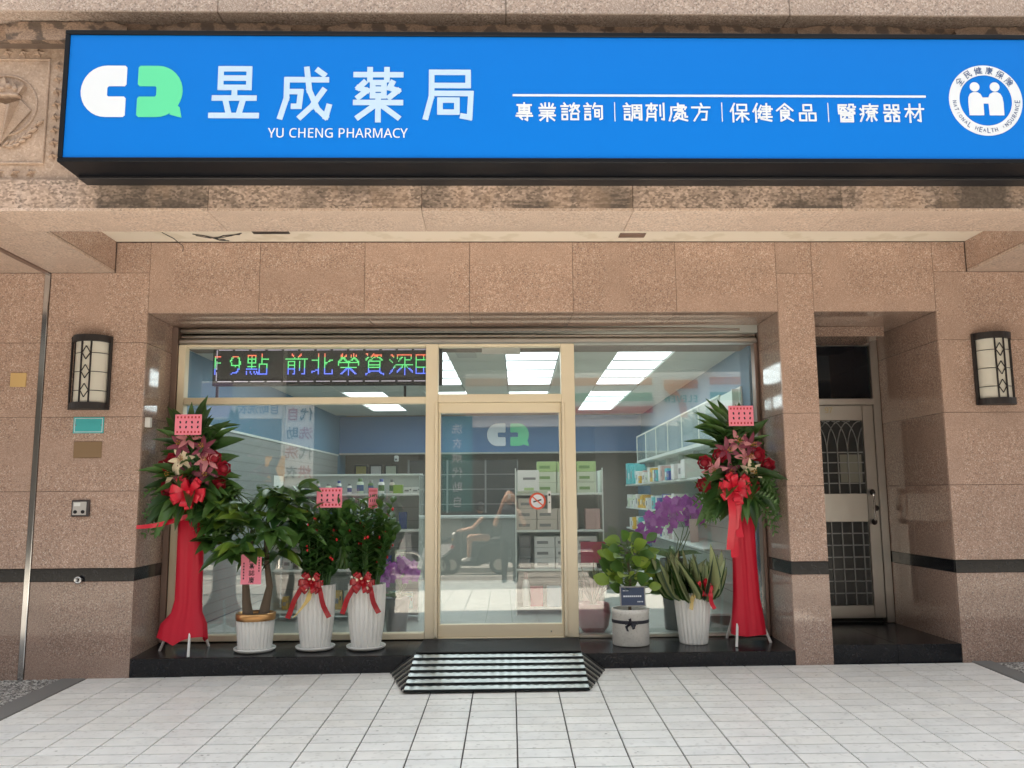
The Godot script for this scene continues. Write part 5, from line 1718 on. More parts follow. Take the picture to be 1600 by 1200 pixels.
func saucer(parent: Node3D, c: Vector3, r: float):
	part(parent, "saucer", MB.new(true).lathe(c, [[0.0, 0.0], [r * 0.86, 0.0], [r * 0.98, 0.014], [r, 0.026], [r * 0.97, 0.03], [r * 0.9, 0.02], [r * 0.84, 0.008], [0.0, 0.008]], 40), M.white_ceramic)

# loops and tails of a satin bow facing the street
func bow(parent: Node3D, called: String, c: Vector3, size: float, loops: int, m: Material, tails := 2, tail_len := 0.25, tail_m: Material = null):
	var b := part(parent, called, MB.new(), m)
	var mb := MB.new(true)
	for i in loops:
		var a := TAU * i / loops + (0.3 if i % 2 else 0.0)
		var out := Vector3(cos(a), sin(a) * 0.72, 0.35 + 0.3 * (i % 2)).normalized()
		var side := out.cross(Vector3.BACK).normalized()
		var w := size * 0.42
		var pts := []
		var ac := []
		for k in 9:
			var t := TAU * k / 8.0
			pts.append(c + out * size * (0.5 - 0.5 * cos(t)) + Vector3(0, 0, 1).lerp(out, 0.2) * size * 0.24 * sin(t))
			ac.append(side * w * (0.35 + 0.65 * sin(t / 2.0)))
		mb.ribbon(pts, ac)
	b.mesh = mb.done()
	var origin := parent.position
	b.position = -origin
	part(parent, called + "_knot", MB.new(true).ball(c + Vector3(0, 0, size * 0.15), Vector3.ONE * size * 0.2, 10, 6), m)
	for i in tails:
		var s := -1.0 if i % 2 else 1.0
		var pts := []
		var ac := []
		for k in 7:
			var t := k / 6.0
			pts.append(c + Vector3(s * tail_len * (0.18 + 0.34 * t) * (1.0 + 0.3 * i) + 0.008 * sin(t * 7.0 + i), -tail_len * t, size * 0.25 + 0.02 * sin(t * 5.0 + i * 2.0)))
			ac.append(Vector3(size * 0.36, size * 0.14 * s, size * 0.1 * sin(t * 4.0)))
		part(parent, called + "_tail", MB.new(true).ribbon(pts, ac), tail_m if tail_m and i % 2 else m)

func greeting_card(label: String, c: Vector3, w: float, h: float, turn: float, big: String, group := ""):
	var t := thing("greeting_card", label, "card", c, group)
	var b := Basis(Vector3.UP, turn)
	t.basis = b
	var local := func(mb: MB, called: String, m: Material):
		var o := MeshInstance3D.new()
		o.name = called
		o.mesh = mb.done()
		o.material_override = m
		t.add_child(o, true)
	local.call(MB.new().box(Vector3.ZERO, Vector3(w, h, 0.0016)), "card", M.pink_card)
	var pr := MB.new()
	var edge := MB.new()
	if big:
		for i in big.length():
			write(pr, big[i], Vector3(0.004, h * (0.34 - 0.23 * i), 0.0009), h * 0.2, 1.7, 0.0008)
		for k in 6:
			pr.box(Vector3(w * 0.38, h * (0.4 - 0.09 * k), 0.0012), Vector3(h * 0.04, h * 0.055, 0.0006))
			pr.box(Vector3(-w * 0.36, h * (0.2 - 0.1 * k), 0.0012), Vector3(h * 0.04, h * 0.06, 0.0006))
	else:
		for r in 4:
			for k in (7 if r in [0, 3] else 4):
				var m: MB = edge if r in [0, 3] else pr
				m.box(Vector3(w * (lerpf(-0.4, 0.4, k / 6.0) if r in [0, 3] else lerpf(-0.3, 0.36, k / 3.0)), h * (0.36 - 0.24 * r), 0.0012), Vector3(w * 0.06, h * (0.1 if r in [0, 3] else 0.12), 0.0006), 0.0, Basis(Vector3.BACK, 0.3 * sin(k * 3.1 + r)))
		local.call(edge, "printed_border", M.ink_red)
	local.call(pr, "writing", M.ink_black)
	return t

func build_plants():
	# ---- money tree in the gold banded pot
	var c := Vector3(-2.007, 0.128, -0.25)
	var t := thing("money_tree", "braided money tree in a short white fluted pot with gold rim", "potted plant", c)
	saucer(t, c, 0.165)
	part(t, "pot", MB.new(true).lathe(c, [[0.0, 0.012, 0], [0.128, 0.012, 0], [0.134, 0.03, 1], [0.148, 0.20, 1], [0.150, 0.236, 1], [0.151, 0.242, 0]], 144, 26, 0.08), M.white_ceramic)
	part(t, "gold_band", MB.new(true).lathe(c, [[0.151, 0.242], [0.156, 0.246], [0.157, 0.292], [0.150, 0.299], [0.138, 0.299], [0.136, 0.27]], 48), M.gold_band)
	part(t, "soil", MB.new(true).lathe(c, [[0.137, 0.272], [0.0, 0.278]], 24), M.soil)
	part(t, "trunk", MB.new(true).tube([c + Vector3(-0.06, 0.27, 0.01), c + Vector3(-0.075, 0.4, 0.02), c + Vector3(-0.088, 0.54, 0.01), c + Vector3(-0.06, 0.72, 0), c + Vector3(-0.06, 0.95, -0.02)], [0.045, 0.034, 0.027, 0.022, 0.014], 12), M.bark)
	part(t, "trunk", MB.new(true).tube([c + Vector3(0.06, 0.27, 0.0), c + Vector3(0.08, 0.38, 0.0), c + Vector3(0.10, 0.5, -0.01), c + Vector3(0.075, 0.68, 0.0), c + Vector3(0.06, 0.98, 0.02)], [0.046, 0.036, 0.028, 0.022, 0.014], 12), M.bark)
	for i in 40:
		var k := i / 39.0
		var s := c + Vector3(-0.06 if i % 2 else 0.06, 0.66 + 0.36 * k, 0)
		var d := rnd_dir(0.05, 0.75)
		if d.z < -0.3: d.z *= -0.6
		d.x *= 1.35
		d = d.normalized()
		var e := s + d * rng.randf_range(0.17, 0.33) + Vector3(0, 0.05 + 0.12 * k, 0)
		if e.z < -0.50: e.z = -0.50
		part(t, "stalk", MB.new(true).tube([s, s.lerp(e, 0.5) + Vector3(0, 0.04, 0), e], 0.005, 5), M.green_stem)
		for j in 6:
			var a := -1.25 + 2.5 * j / 5.0 + rng.randf_range(-0.12, 0.12)
			var side := d.cross(Vector3.UP).normalized()
			var ld := (d * cos(a) + side * sin(a) + Vector3(0, rng.randf_range(-0.35, 0.15), 0)).normalized()
			var l := rng.randf_range(0.16, 0.25) * (1.0 - 0.2 * absf(a))
			if e.z + ld.z * l < -0.575: ld.z = absf(ld.z)
			leaf_part(t, "leaf", "droop" if j % 2 else "oval", [M.leaf_dark_0, M.leaf_dark_1, M.leaf_dark_3, M.leaf_mid, M.leaf_mid, M.leaf_lime_1][rng.randi() % 6], e, ld, Vector3(0, 0.8, 0.5), l * 1.08, rng.randf_range(0.08, 0.12))
	var inner := MB.new(true)
	for i in 170:
		var q := c + Vector3(rng.randf_range(-0.33, 0.33), 0.70 + 0.62 * rng.randf(), rng.randf_range(-0.2, 0.22))
		if Vector2((q.x - c.x) / 0.36, (q.y - c.y - 1.02) / 0.36).length() > 1.0: continue
		inner.leaf(q, rnd_dir(-0.6, 0.5), Vector3.UP, rng.randf_range(0.10, 0.18), rng.randf_range(0.045, 0.07), 0.4, 0.12, 4)
	part(t, "more_leaves", inner, M.leaf_dark_1).set_meta("kind", "stuff")
	greeting_card("upright pink card with four large black characters on the money tree", Vector3(-1.986, 0.785, 0.0), 0.158, 0.228, 0.02, "開幕誌慶")
	# ---- two tall fluted pots with upright zz plants
	for n in 2:
		var p := Vector3([-1.532, -1.126][n], 0.132, -0.28)
		var z := thing("zz_plant", ["dense dark upright plant with red berries in a tall white pot, left of the pair", "dense dark upright plant with red berries in a tall white pot, right of the pair"][n], "potted plant", p, "tall white pots with red bows")
		saucer(z, p, 0.158)
		part(z, "pot", MB.new(true).lathe(p, [[0.0, 0.012, 0], [0.112, 0.012, 0], [0.118, 0.03, 1], [0.136, 0.15, 1], [0.148, 0.29, 1], [0.152, 0.42, 1], [0.152, 0.50, 1], [0.153, 0.508, 0], [0.143, 0.51, 0], [0.141, 0.47, 0]], 144, 20, 0.11), M.white_ceramic)
		part(z, "soil", MB.new(true).lathe(p, [[0.142, 0.475], [0.0, 0.48]], 24), M.soil)
		var berries := MB.new(true)
		var small := MB.new(true)
		for i in 48:
			var a := rng.randf() * TAU
			var rr := 0.10 * sqrt(rng.randf())
			var b := p + Vector3(cos(a) * rr, 0.47, sin(a) * rr)
			var h := rng.randf_range(0.42, 0.72)
			var lean := Vector3(cos(a) * rng.randf_range(0.02, 0.20), h, sin(a) * rng.randf_range(0.0, 0.14))
			var mid := b + lean * 0.55 - Vector3(lean.x, 0, lean.z) * 0.2
			part(z, "stalk", MB.new(true).tube([b, mid, b + lean], [0.006, 0.005, 0.003], 5), M.leaf_dark_3)
			for k in 13:
				var f := 0.2 + 0.78 * k / 12.0
				var q := b.lerp(mid, f / 0.55) if f < 0.55 else mid.lerp(b + lean, (f - 0.55) / 0.45)
				var ang := a + (PI / 2 if k % 2 else -PI / 2) + rng.randf_range(-0.5, 0.5)
				var ld := Vector3(cos(ang) * 0.75, 0.75, sin(ang) * 0.75).normalized()
				if i * 13 + k < 270: leaf_part(z, "leaf", "oval", M["leaf_dark_%d" % (rng.randi() % 4)], q, ld, Vector3.UP, rng.randf_range(0.09, 0.13), rng.randf_range(0.05, 0.066))
				else: small.leaf(q, ld, Vector3(0.1, 1, 0.1).normalized(), rng.randf_range(0.085, 0.125), 0.056, 0.25, 0.12, 4)
			if i % 3 == 0:
				for k in 3: berries.ball(b + lean * rng.randf_range(0.45, 0.98) + Vector3(rng.randf_range(-0.03, 0.03), 0, 0.025), Vector3(0.008, 0.012, 0.008) * rng.randf_range(0.8, 1.3), 7, 5)
		part(z, "more_leaves", small, M.leaf_dark_1).set_meta("kind", "stuff")
		part(z, "berries", berries, M.red_berry)
		if n == 0:
			for k in 5:
				leaf_part(z, "broad_leaf", "oval", M.leaf_dark_1 if k % 2 else M.leaf_mid, p + Vector3(0.10 + 0.03 * k, 0.62, -0.08), Vector3([-0.1, 0.12, 0.3, 0.45, 0.02][k], 1.0, [0.15, 0.1, 0.05, 0.1, 0.3][k]), Vector3(0.2, 0.1, -1), [0.55, 0.62, 0.52, 0.42, 0.48][k], 0.13)
		bow(z, "bow", p + Vector3(-0.01, 0.535, 0.15), 0.105, 12, M.dark_red_satin, 2, [0.27, 0.24][n], M.dark_red_satin)
		var gold := MB.new(true)
		for k in 7:
			var a := rng.randf() * TAU
			gold.ball(p + Vector3(-0.01 + cos(a) * 0.06, 0.525 + sin(a) * 0.045, 0.20), Vector3(0.013, 0.013, 0.006), 6, 4)
		part(z, "ribbon_print", gold, M.lily_cream)
		if n == 0:
			part(z, "gold_tail", MB.new(true).ribbon([p + Vector3(0, 0.5, 0.18), p + Vector3(-0.03, 0.40, 0.19), p + Vector3(-0.09, 0.32, 0.2), p + Vector3(-0.14, 0.27, 0.2)], [Vector3(0.035, 0.01, 0), Vector3(0.045, 0.01, 0), Vector3(0.03, 0.015, 0), Vector3(0.02, 0.012, 0)]), M.gold_ribbon)
	greeting_card("pink greeting card held above the left tall white pot", Vector3(-1.43, 1.335, -0.2), 0.205, 0.16, 0.05, "")
	greeting_card("pink greeting card seen nearly edge on above the right tall pot", Vector3(-1.075, 1.328, -0.2), 0.2, 0.165, 1.35, "")
	# ---- fig in the cement cylinder
	var f := Vector3(1.022, 0.132, -0.32)
	var fg := thing("fig_plant", "young plant with broad lime green leaves in a plain white cylinder pot", "potted plant", f)
	part(fg, "pot", MB.new(true).lathe(f, [[0.0, 0.0], [0.142, 0.0], [0.150, 0.008], [0.150, 0.25], [0.153, 0.253], [0.153, 0.285], [0.147, 0.29], [0.136, 0.288], [0.134, 0.25]], 48), M.cement_pot)
	part(fg, "soil", MB.new(true).lathe(f, [[0.135, 0.255], [0.0, 0.26]], 24), M.soil)
	part(fg, "ribbon", MB.new(true).lathe(f, [[0.1515, 0.178], [0.1525, 0.180], [0.1525, 0.202], [0.1515, 0.204]], 48), M.black_ribbon)
	bow(fg, "bow", f + Vector3(-0.02, 0.19, 0.152), 0.055, 4, M.black_ribbon, 2, 0.06)
	part(fg, "trunk", MB.new(true).tube([f + Vector3(0, 0.25, -0.02), f + Vector3(0.01, 0.5, -0.03), f + Vector3(-0.01, 0.75, -0.02)], [0.014, 0.012, 0.008], 8), M.bark)
	for i in 66:
		var k := i / 65.0
		var s := f + Vector3(0, 0.38 + 0.42 * k, -0.02)
		var a := i * 2.4
		var d := Vector3(cos(a), rng.randf_range(0.05, 0.7), sin(a)).normalized()
		if d.z < -0.2: d.z = -0.2
		var l := rng.randf_range(0.085, 0.155)
		var e := s + d * rng.randf_range(0.06, 0.19)
		if e.z < -0.50: e.z = -0.50
		if e.z + d.z * l < -0.57: d.z = 0.1
		part(fg, "stalk", MB.new(true).tube([s, e], 0.004, 4), M.green_stem)
		leaf_part(fg, "leaf", "round", M["leaf_lime_%d" % (rng.randi() % 3)] if i % 5 > 1 else [M.leaf_mid, M.leaf_dark_3][i % 2], e, d, Vector3(0, 0.35, 1.0) if i % 3 else Vector3(0, 0.8, 0.6), l, l * rng.randf_range(0.62, 0.82))
	for k in 3:
		leaf_part(fg, "leaf", "round", M.leaf_mid, f + Vector3(-0.06, 0.55, -0.05), Vector3(-0.5 - 0.1 * k, 0.9 - 0.2 * k, 0.1), Vector3(0, 0.3, 1), 0.3 - 0.04 * k, 0.12)
	var dc := thing("message_card", "dark slate blue message card propped on the white cylinder pot", "card", Vector3(1.02, 0.53, -0.165))
	part(dc, "frame", MB.new().box(Vector3(1.02, 0.53, -0.165), Vector3(0.205, 0.158, 0.012), 0.003, Basis(Vector3.RIGHT, -0.12)), M.grey_plastic)
	part(dc, "face", MB.new().box(Vector3(1.02, 0.531, -0.158), Vector3(0.185, 0.138, 0.003), 0.0, Basis(Vector3.RIGHT, -0.12)), mat("slate_card", lin(0.035, 0.055, 0.11), 0.5))
	var dp := MB.new()
	for k in 9: dp.box(Vector3(0.95 + 0.0165 * k, 0.532, -0.1558), Vector3(0.011, 0.012, 0.001))
	for k in 4: dp.box(Vector3(0.945 + 0.012 * k, 0.575, -0.1605), Vector3(0.007, 0.007, 0.001))
	for k in 4: dp.box(Vector3(1.06 + 0.012 * k, 0.49, -0.1515), Vector3(0.007, 0.009, 0.001))
	part(dc, "writing", dp, M.sign_white)
	# ---- snake plant
	var s := Vector3(1.543, 0.132, -0.34)
	var sp := thing("snake_plant", "striped snake plant in a tapered white fluted pot with red bow", "potted plant", s)
	part(sp, "pot", MB.new(true).lathe(s, [[0.0, 0.0, 0], [0.110, 0.0, 0], [0.116, 0.012, 1], [0.132, 0.16, 1], [0.152, 0.37, 1], [0.155, 0.40, 1], [0.158, 0.412, 0], [0.149, 0.416, 0], [0.145, 0.38, 0]], 144, 22, 0.09), M.white_ceramic)
	part(sp, "soil", MB.new(true).lathe(s, [[0.146, 0.385], [0.0, 0.39]], 24), M.soil)
	for i in 84:
		var a := i * 2.4
		var rr := 0.13 * sqrt((i + 0.5) / 84.0)
		var b := s + Vector3(cos(a) * rr, 0.38, sin(a) * rr)
		var d := Vector3(cos(a) * rr * 5.0 + rng.randf_range(-0.45, 0.45), 1.0, clampf(sin(a) * rr * 4.0, -0.35, 0.8)).normalized()
		var l := rng.randf_range(0.2, 0.38)
		if i > 54: l *= 1.2
		var lp := leaf_part(sp, "leaf", "sword", [M.leaf_dark_0, M.leaf_dark_1, M.leaf_dark_2, M.leaf_grey][i % 4], b, d, Vector3(cos(a) + rng.randf_range(-0.8, 0.8), 0.2, sin(a) + 0.5), l, 0.023)
		var mg := leaf_part(sp, "leaf_margin", "sword", M.leaf_cream_edge, b, d, Vector3.UP, l, 0.035)
		mg.transform = lp.transform
		mg.transform.basis = Basis(lp.basis.x * 0.998, lp.basis.y, lp.basis.z * 1.16)
		mg.position -= lp.basis.y.normalized() * 0.0015
	bow(sp, "bow", s + Vector3(0.05, 0.46, 0.15), 0.085, 10, M.red_satin, 2, 0.17, M.gold_ribbon)
	# ---- orchids behind the glass
	for n in 2:
		var o: Vector3 = [Vector3(1.52, 0.15, -0.95), Vector3(-0.96, 0.15, -0.95)][n]
		var or_ := thing("orchid_plant", ["arching sprays of magenta orchids in a dark pot inside the right window", "small mauve orchid in a dark pot inside the left window"][n], "potted plant", o)
		var hgt: float = [0.62, 0.30][n]
		part(or_, "pot", MB.new(true).lathe(o, [[0.0, 0.0], [0.085, 0.0], [0.09, 0.02], [0.11, hgt * 0.7], [0.115, hgt], [0.105, hgt], [0.1, hgt - 0.03], [0.0, hgt - 0.03]], 28), M.dark_cabinet)
		for k in 9:
			var a := k * 2.4
			leaf_part(or_, "leaf", "long", M.leaf_dark_1, o + Vector3(0, hgt - 0.02, 0), Vector3(cos(a), 0.6, sin(a) * 0.6), Vector3.UP, 0.26 if n == 0 else 0.16, 0.055)
		var fl := 0
		for spray in [[[0.02, 0.0], [0.10, 0.30], [0.0, 0.52], [-0.18, 0.44], [-0.32, 0.23]], [[0.03, 0.0], [0.16, 0.28], [0.17, 0.52], [0.02, 0.50], [-0.15, 0.36]], [[-0.02, 0.0], [0.12, 0.24], [0.2, 0.5], [0.22, 0.47], [0.24, 0.38]], [[0.0, 0.0], [0.05, 0.2], [-0.06, 0.40], [-0.16, 0.34], [-0.24, 0.2]]]:
			var sc: float = [1.0, 0.62][n]
			var pts := []
			for q in spray: pts.append(o + Vector3(q[0] * sc + 0.0, hgt - 0.03 + q[1] * sc, 0.04))
			part(or_, "stalk", MB.new(true).tube(pts, 0.005, 5), M.green_stem)
			for k in [30, 20][n]:
				var u: float = 1.5 + 2.5 * k / [30.0, 20.0][n]
				var i0 := int(u)
				var q: Vector3 = pts[mini(i0, 4)].lerp(pts[mini(i0 + 1, 4)], u - i0) + Vector3(rng.randf_range(-0.045, 0.045), rng.randf_range(-0.05, 0.05), rng.randf_range(-0.03, 0.06))
				var bl := MB.new(true)
				var nrm := Vector3(rng.randf_range(-0.5, 0.5), rng.randf_range(-0.3, 0.3), 1).normalized()
				var uu := nrm.cross(Vector3.UP).normalized()
				var vv := uu.cross(nrm)
				for e in 5:
					var an := TAU * e / 5 + PI / 2
					bl.leaf(q, (uu * cos(an) + vv * sin(an) + nrm * 0.25).normalized(), nrm, 0.042, 0.042, 0.2, 0.1, 3)
				part(or_, "orchid_flower", bl, M.orchid_purple if (fl % 3) and n == 0 else M.orchid_mauve)
				fl += 1
	var tg := thing("gift_tag", "pale upright gift tag among the magenta orchids", "tag", Vector3(1.687, 1.02, -0.8))
	part(tg, "card", MB.new().box(Vector3(1.687, 1.02, -0.8), Vector3(0.075, 0.205, 0.0015), 0.0, Basis(Vector3.BACK, 0.04)), mat("tag_paper", lin(0.56, 0.47, 0.44), 0.6))

# ---------------------------------------------------------------- tall congratulation flower stands
func lily(parent: Node3D, c: Vector3, n: Vector3, size: float, m: Material):
	var o := part(parent, "lily", MB.new(), m)
	var mb := MB.new(true)
	var u := n.cross(Vector3.UP).normalized()
	var v := u.cross(n)
	var twist := rng.randf() * TAU
	for k in 6:
		var a := TAU * k / 6 + twist
		var d := (u * cos(a) + v * sin(a) + n * (0.75 if k % 2 else 0.6)).normalized()
		mb.leaf(c - n * size * 0.25, d, n, size * rng.randf_range(0.62, 0.74), size * 0.27, 0.42, -0.12, 6, 0.55)
	o.mesh = mb.done()
	o.position = -parent.position
	var sm := MB.new(true)
	for k in 5:
		var a := TAU * k / 5
		var tip := c + n * size * 0.32 + (u * cos(a) + v * sin(a)) * size * 0.1
		sm.tube([c - n * size * 0.2, tip], size * 0.012, 4)
		sm.ball(tip, Vector3.ONE * size * 0.035, 6, 4)
	var s := part(o, "stamens", MB.new(), M.stamen)
	s.mesh = sm.done()
	s.position = Vector3.ZERO

func rose(parent: Node3D, c: Vector3, size: float, m: Material):
	var mb := MB.new(true)
	mb.ball(c, Vector3(size * 0.36, size * 0.36, size * 0.3), 10, 7)
	for ring in 3:
		var count: int = [4, 6, 7][ring]
		for k in count:
			var a := TAU * k / count + ring * 0.7
			var o := Vector3(cos(a), sin(a), 0)
			mb.leaf(c + o * size * (0.16 + 0.1 * ring) - Vector3(0, 0, size * 0.1), (Vector3(0, 0, 1.0 - 0.25 * ring) + o * (0.25 + 0.28 * ring)).normalized(), -o, size * 0.42, size * 0.5, -0.25, 0.3, 4, 0.7)
	part(parent, "rose", mb, m)

func flower_stand(label: String, at: Vector3, feet: Array, skirt: Array, lilies: Array, roses: Array, bow_at: Vector3, spread: Array, seed_: int, long_tail: bool):
	rng.seed = seed_
	var t := thing("flower_stand", label, "flower stand", at, "congratulation flower stands either side of the shop")
	var top := Vector3(at.x + spread[4], 1.30, at.z)
	for f in feet:
		part(t, "leg", MB.new(true).tube([Vector3(f.x, f.y, f.z), Vector3(lerpf(f.x, top.x, 0.30), 0.30, lerpf(f.z, top.z, 0.38)), Vector3(lerpf(f.x, top.x, 0.75), 0.55, lerpf(f.z, top.z, 0.75)), top], [0.011, 0.010, 0.009, 0.008], 8), M.white_rod)
	# the red cloth hangs as a three sided sleeve that flares at the foot
	var cl := MB.new(true)
	var n := 72
	var rings := []
	for r in skirt.size():
		var s: Array = skirt[r]     # [height, centre x, half width, depth, raggedness]
		var ring := []
		for k in n:
			var a := TAU * k / n
			var tri := 1.0 + 0.17 * cos(3.0 * a - PI / 2 + 0.06 * r) + 0.018 * sin(a * 7.0 + 0.9 * r + seed_) + 0.014 * sin(a * 17.0 - 0.8 * r) + 0.05 * maxf(0.0, sin(a * 5.0 + 0.25 * r + 1.0)) ** 4.0
			ring.append(Vector3(s[1] + cos(a) * s[2] * tri, s[0] + s[4] * absf(sin(1.5 * a + 0.4)), at.z + 0.02 + sin(a) * s[3] * tri))
		rings.append(ring)
	for r in rings.size() - 1:
		for k in n:
			cl.quad(rings[r][k], rings[r][(k + 1) % n], rings[r + 1][(k + 1) % n], rings[r + 1][k])
	part(t, "red_skirt", cl, M.red_fabric)
	# foliage: big blades that fan out, then a mass of smaller leaves
	var core := top + Vector3(0, 0.12, 0)
	for i in 92:
		var up: bool = i < 16
		var d := Vector3(rng.randf_range(-1, 1), rng.randf_range(0.5, 1.3) if up else rng.randf_range(-0.75, 0.45), rng.randf_range(-0.15, 0.9)).normalized()
		var b := core + Vector3(d.x * 0.13, (0.26 if up else 0.02) + d.y * 0.13, d.z * 0.08)
		var l := rng.randf_range(0.17, 0.38)
		if b.z + d.z * l < -0.56: d.z = 0.0
		var tip := b + d * l
		if tip.x < spread[0]: d.x = absf(d.x) * 0.2
		if tip.x > spread[1]: d.x = -absf(d.x) * 0.2
		leaf_part(t, "leaf", ["long", "droop", "oval"][i % 3], M["leaf_dark_%d" % (rng.randi() % 4)] if i % 4 else M.leaf_mid, b, d.normalized(), Vector3(0, 0.6, 0.8), l, l * rng.randf_range(0.22, 0.36))
	for i in 14:
		var a := lerpf(-1.5, 1.5, i / 13.0) + rng.randf_range(-0.12, 0.12)
		var d := Vector3(sin(a), cos(a) * 0.8 + 0.1, rng.randf_range(-0.1, 0.3)).normalized()
		var b := core + Vector3(d.x * 0.10, rng.randf_range(0.22, 0.5), -0.02)
		var l := rng.randf_range(0.17, 0.33)
		if (b + d * l).x < spread[0] or (b + d * l).x > spread[1]: l *= 0.6
		leaf_part(t, "leaf", ["long", "oval", "droop"][i % 3], M["leaf_dark_%d" % (i % 3)], b, d, Vector3(0.2, 0.5, 1), l, l * rng.randf_range(0.2, 0.42))
	var fill := MB.new(true)
	for i in 520:
		var a := rng.randf() * TAU
		var h := rng.randf()
		var w := 0.30 * (1.0 - 0.62 * h)
		var q := core + Vector3(cos(a) * w * sqrt(rng.randf()), -0.14 + 0.68 * h, absf(sin(a)) * 0.16)
		fill.leaf(q, rnd_dir(-0.5, 0.9), Vector3(0, 0.5, 0.8).normalized(), rng.randf_range(0.05, 0.10), 0.03, 0.3, 0.1, 3)
	part(t, "filler_foliage", fill, M.leaf_dark_1).set_meta("kind", "stuff")
	var fern := MB.new(true)
	for i in 60:
		var sx := -1.0 if i % 2 else 1.0
		var b := core + Vector3(sx * rng.randf_range(0.08, 0.22), rng.randf_range(-0.16, 0.12), rng.randf_range(0.0, 0.12))
		var d := Vector3(sx * rng.randf_range(0.3, 0.9), rng.randf_range(-1.0, 0.1), rng.randf_range(0.0, 0.5)).normalized()
		for k in 7:
			var q := b + d * 0.03 * k - Vector3(0, 0.0025 * k * k, 0)
			if q.x < spread[0] or q.x > spread[1]: continue
			for e in [-1.0, 1.0]: fern.leaf(q, (d + d.cross(Vector3.BACK) * e * 0.9).normalized(), Vector3(0, 0.3, 1).normalized(), 0.045, 0.016, 0.2, 0.1, 3)
	part(t, "fern_fronds", fern, M.leaf_mid).set_meta("kind", "stuff")
	var foam := part(t, "flower_foam", MB.new(true).ball(core + Vector3(0, 0.12, 0.0), Vector3(0.13, 0.28, 0.10), 14, 10), mat("floral_foam", lin(0.05, 0.12, 0.05), 0.9))
	for l in lilies:
		var c := Vector3(l[0], l[1], at.z + 0.20)
		var nrm := Vector3((l[0] - core.x) * 1.4 + rng.randf_range(-0.2, 0.2), (l[1] - core.y - 0.2) * 0.8 + rng.randf_range(-0.1, 0.25), 1.0).normalized()
		lily(t, c, nrm, 0.155, {"p": M.lily_pink, "w": M.lily_wine, "c": M.lily_cream}[l[2]])
	for r in roses: rose(t, Vector3(r[0], r[1], at.z + 0.16), 0.10, M.red_rose)
	bow(t, "bow", bow_at, 0.15, 13, M.red_satin, 0, 0.3)
	if long_tail:
		for k in 3:
			var pts := []
			for e in 7:
				var u := e / 6.0
				pts.append(bow_at + Vector3([-0.05, -0.015, 0.02][k] + 0.012 * sin(u * 4.0 + k), -0.03 - u * [0.46, 0.52, 0.36][k], 0.04 + 0.02 * sin(u * 5.0 + k)))
			part(t, "bow_tail", MB.new(true).ribbon(pts, [Vector3(0.055, 0.0, 0.02)]), M.red_satin)
	return t

func build_flower_stands():
	flower_stand("tall red skirted flower stand with lilies and roses at the left reveal", Vector3(-2.53, 0.13, -0.25),
		[Vector3(-2.455, 0.124, -0.03), Vector3(-2.765, 0.132, -0.26), Vector3(-2.43, 0.138, -0.42)],
		[[0.20, -2.56, 0.172, 0.16, 0.06], [0.33, -2.555, 0.158, 0.14, 0.03], [0.44, -2.54, 0.108, 0.115, 0], [0.54, -2.532, 0.095, 0.105, 0], [0.75, -2.535, 0.094, 0.10, 0], [1.0, -2.537, 0.094, 0.10, 0], [1.24, -2.54, 0.09, 0.095, 0], [1.27, -2.54, 0.06, 0.06, 0]],
		[[-2.581, 1.652, "c"], [-2.667, 1.535, "c"], [-2.392, 1.645, "p"], [-2.540, 1.525, "w"], [-2.392, 1.523, "w"], [-2.60, 1.77, "w"], [-2.42, 1.745, "w"], [-2.538, 1.831, "p"]],
		[[-2.652, 1.647], [-2.725, 1.586], [-2.252, 1.573], [-2.692, 1.418], [-2.288, 1.446], [-2.330, 1.655]],
		Vector3(-2.50, 1.385, -0.03), [-2.875, -2.10, 0, 0, -0.01], 71, false)
	greeting_card("pink printed card on top of the left flower stand", Vector3(-2.515, 1.918, 0.02), 0.21, 0.163, 0.0, "")
	var sash := thing("red_sash", "twisted red sash tied from the left flower stand to the wall edge", "ribbon", Vector3(-2.7, 1.15, -0.05))
	var pts := []
	var ac := []
	for k in 11:
		var u := k / 10.0
		pts.append(Vector3(lerpf(-2.885, -2.47, u), lerpf(1.118, 1.215, u) + 0.02 * u * u - 0.025 * sin(PI * u), lerpf(0.012, -0.10, u)))
		ac.append(Vector3(0.0, 0.028 + 0.02 * u, 0.02 * sin(u * 9.0)))
	part(sash, "ribbon", MB.new(true).ribbon(pts, ac), M.red_satin)
	flower_stand("tall red skirted flower stand with long bow tails at the right reveal", Vector3(1.95, 0.13, -0.33),
		[Vector3(1.84, 0.128, -0.15), Vector3(2.165, 0.134, -0.30), Vector3(1.86, 0.14, -0.5)],
		[[0.20, 1.975, 0.128, 0.14, 0.012], [0.33, 1.975, 0.120, 0.13, 0.0], [0.5, 1.972, 0.102, 0.115, 0], [0.775, 1.972, 0.093, 0.10, 0], [1.0, 1.965, 0.095, 0.10, 0], [1.24, 1.96, 0.10, 0.10, 0], [1.27, 1.96, 0.06, 0.06, 0]],
		[[1.925, 1.765, "p"], [1.835, 1.70, "w"], [1.713, 1.534, "p"], [1.995, 1.643, "p"], [2.022, 1.521, "c"], [1.846, 1.522, "w"], [1.938, 1.443, "w"], [2.03, 1.74, "w"]],
		[[1.767, 1.655], [2.085, 1.663], [2.163, 1.573], [1.640, 1.597], [1.624, 1.414], [2.027, 1.400]],
		Vector3(1.865, 1.385, -0.12), [1.56, 2.235, 0, 0, 0.0], 137, true)
	greeting_card("pink printed card on top of the right flower stand", Vector3(1.93, 1.972, -0.06), 0.205, 0.165, 0.0, "")

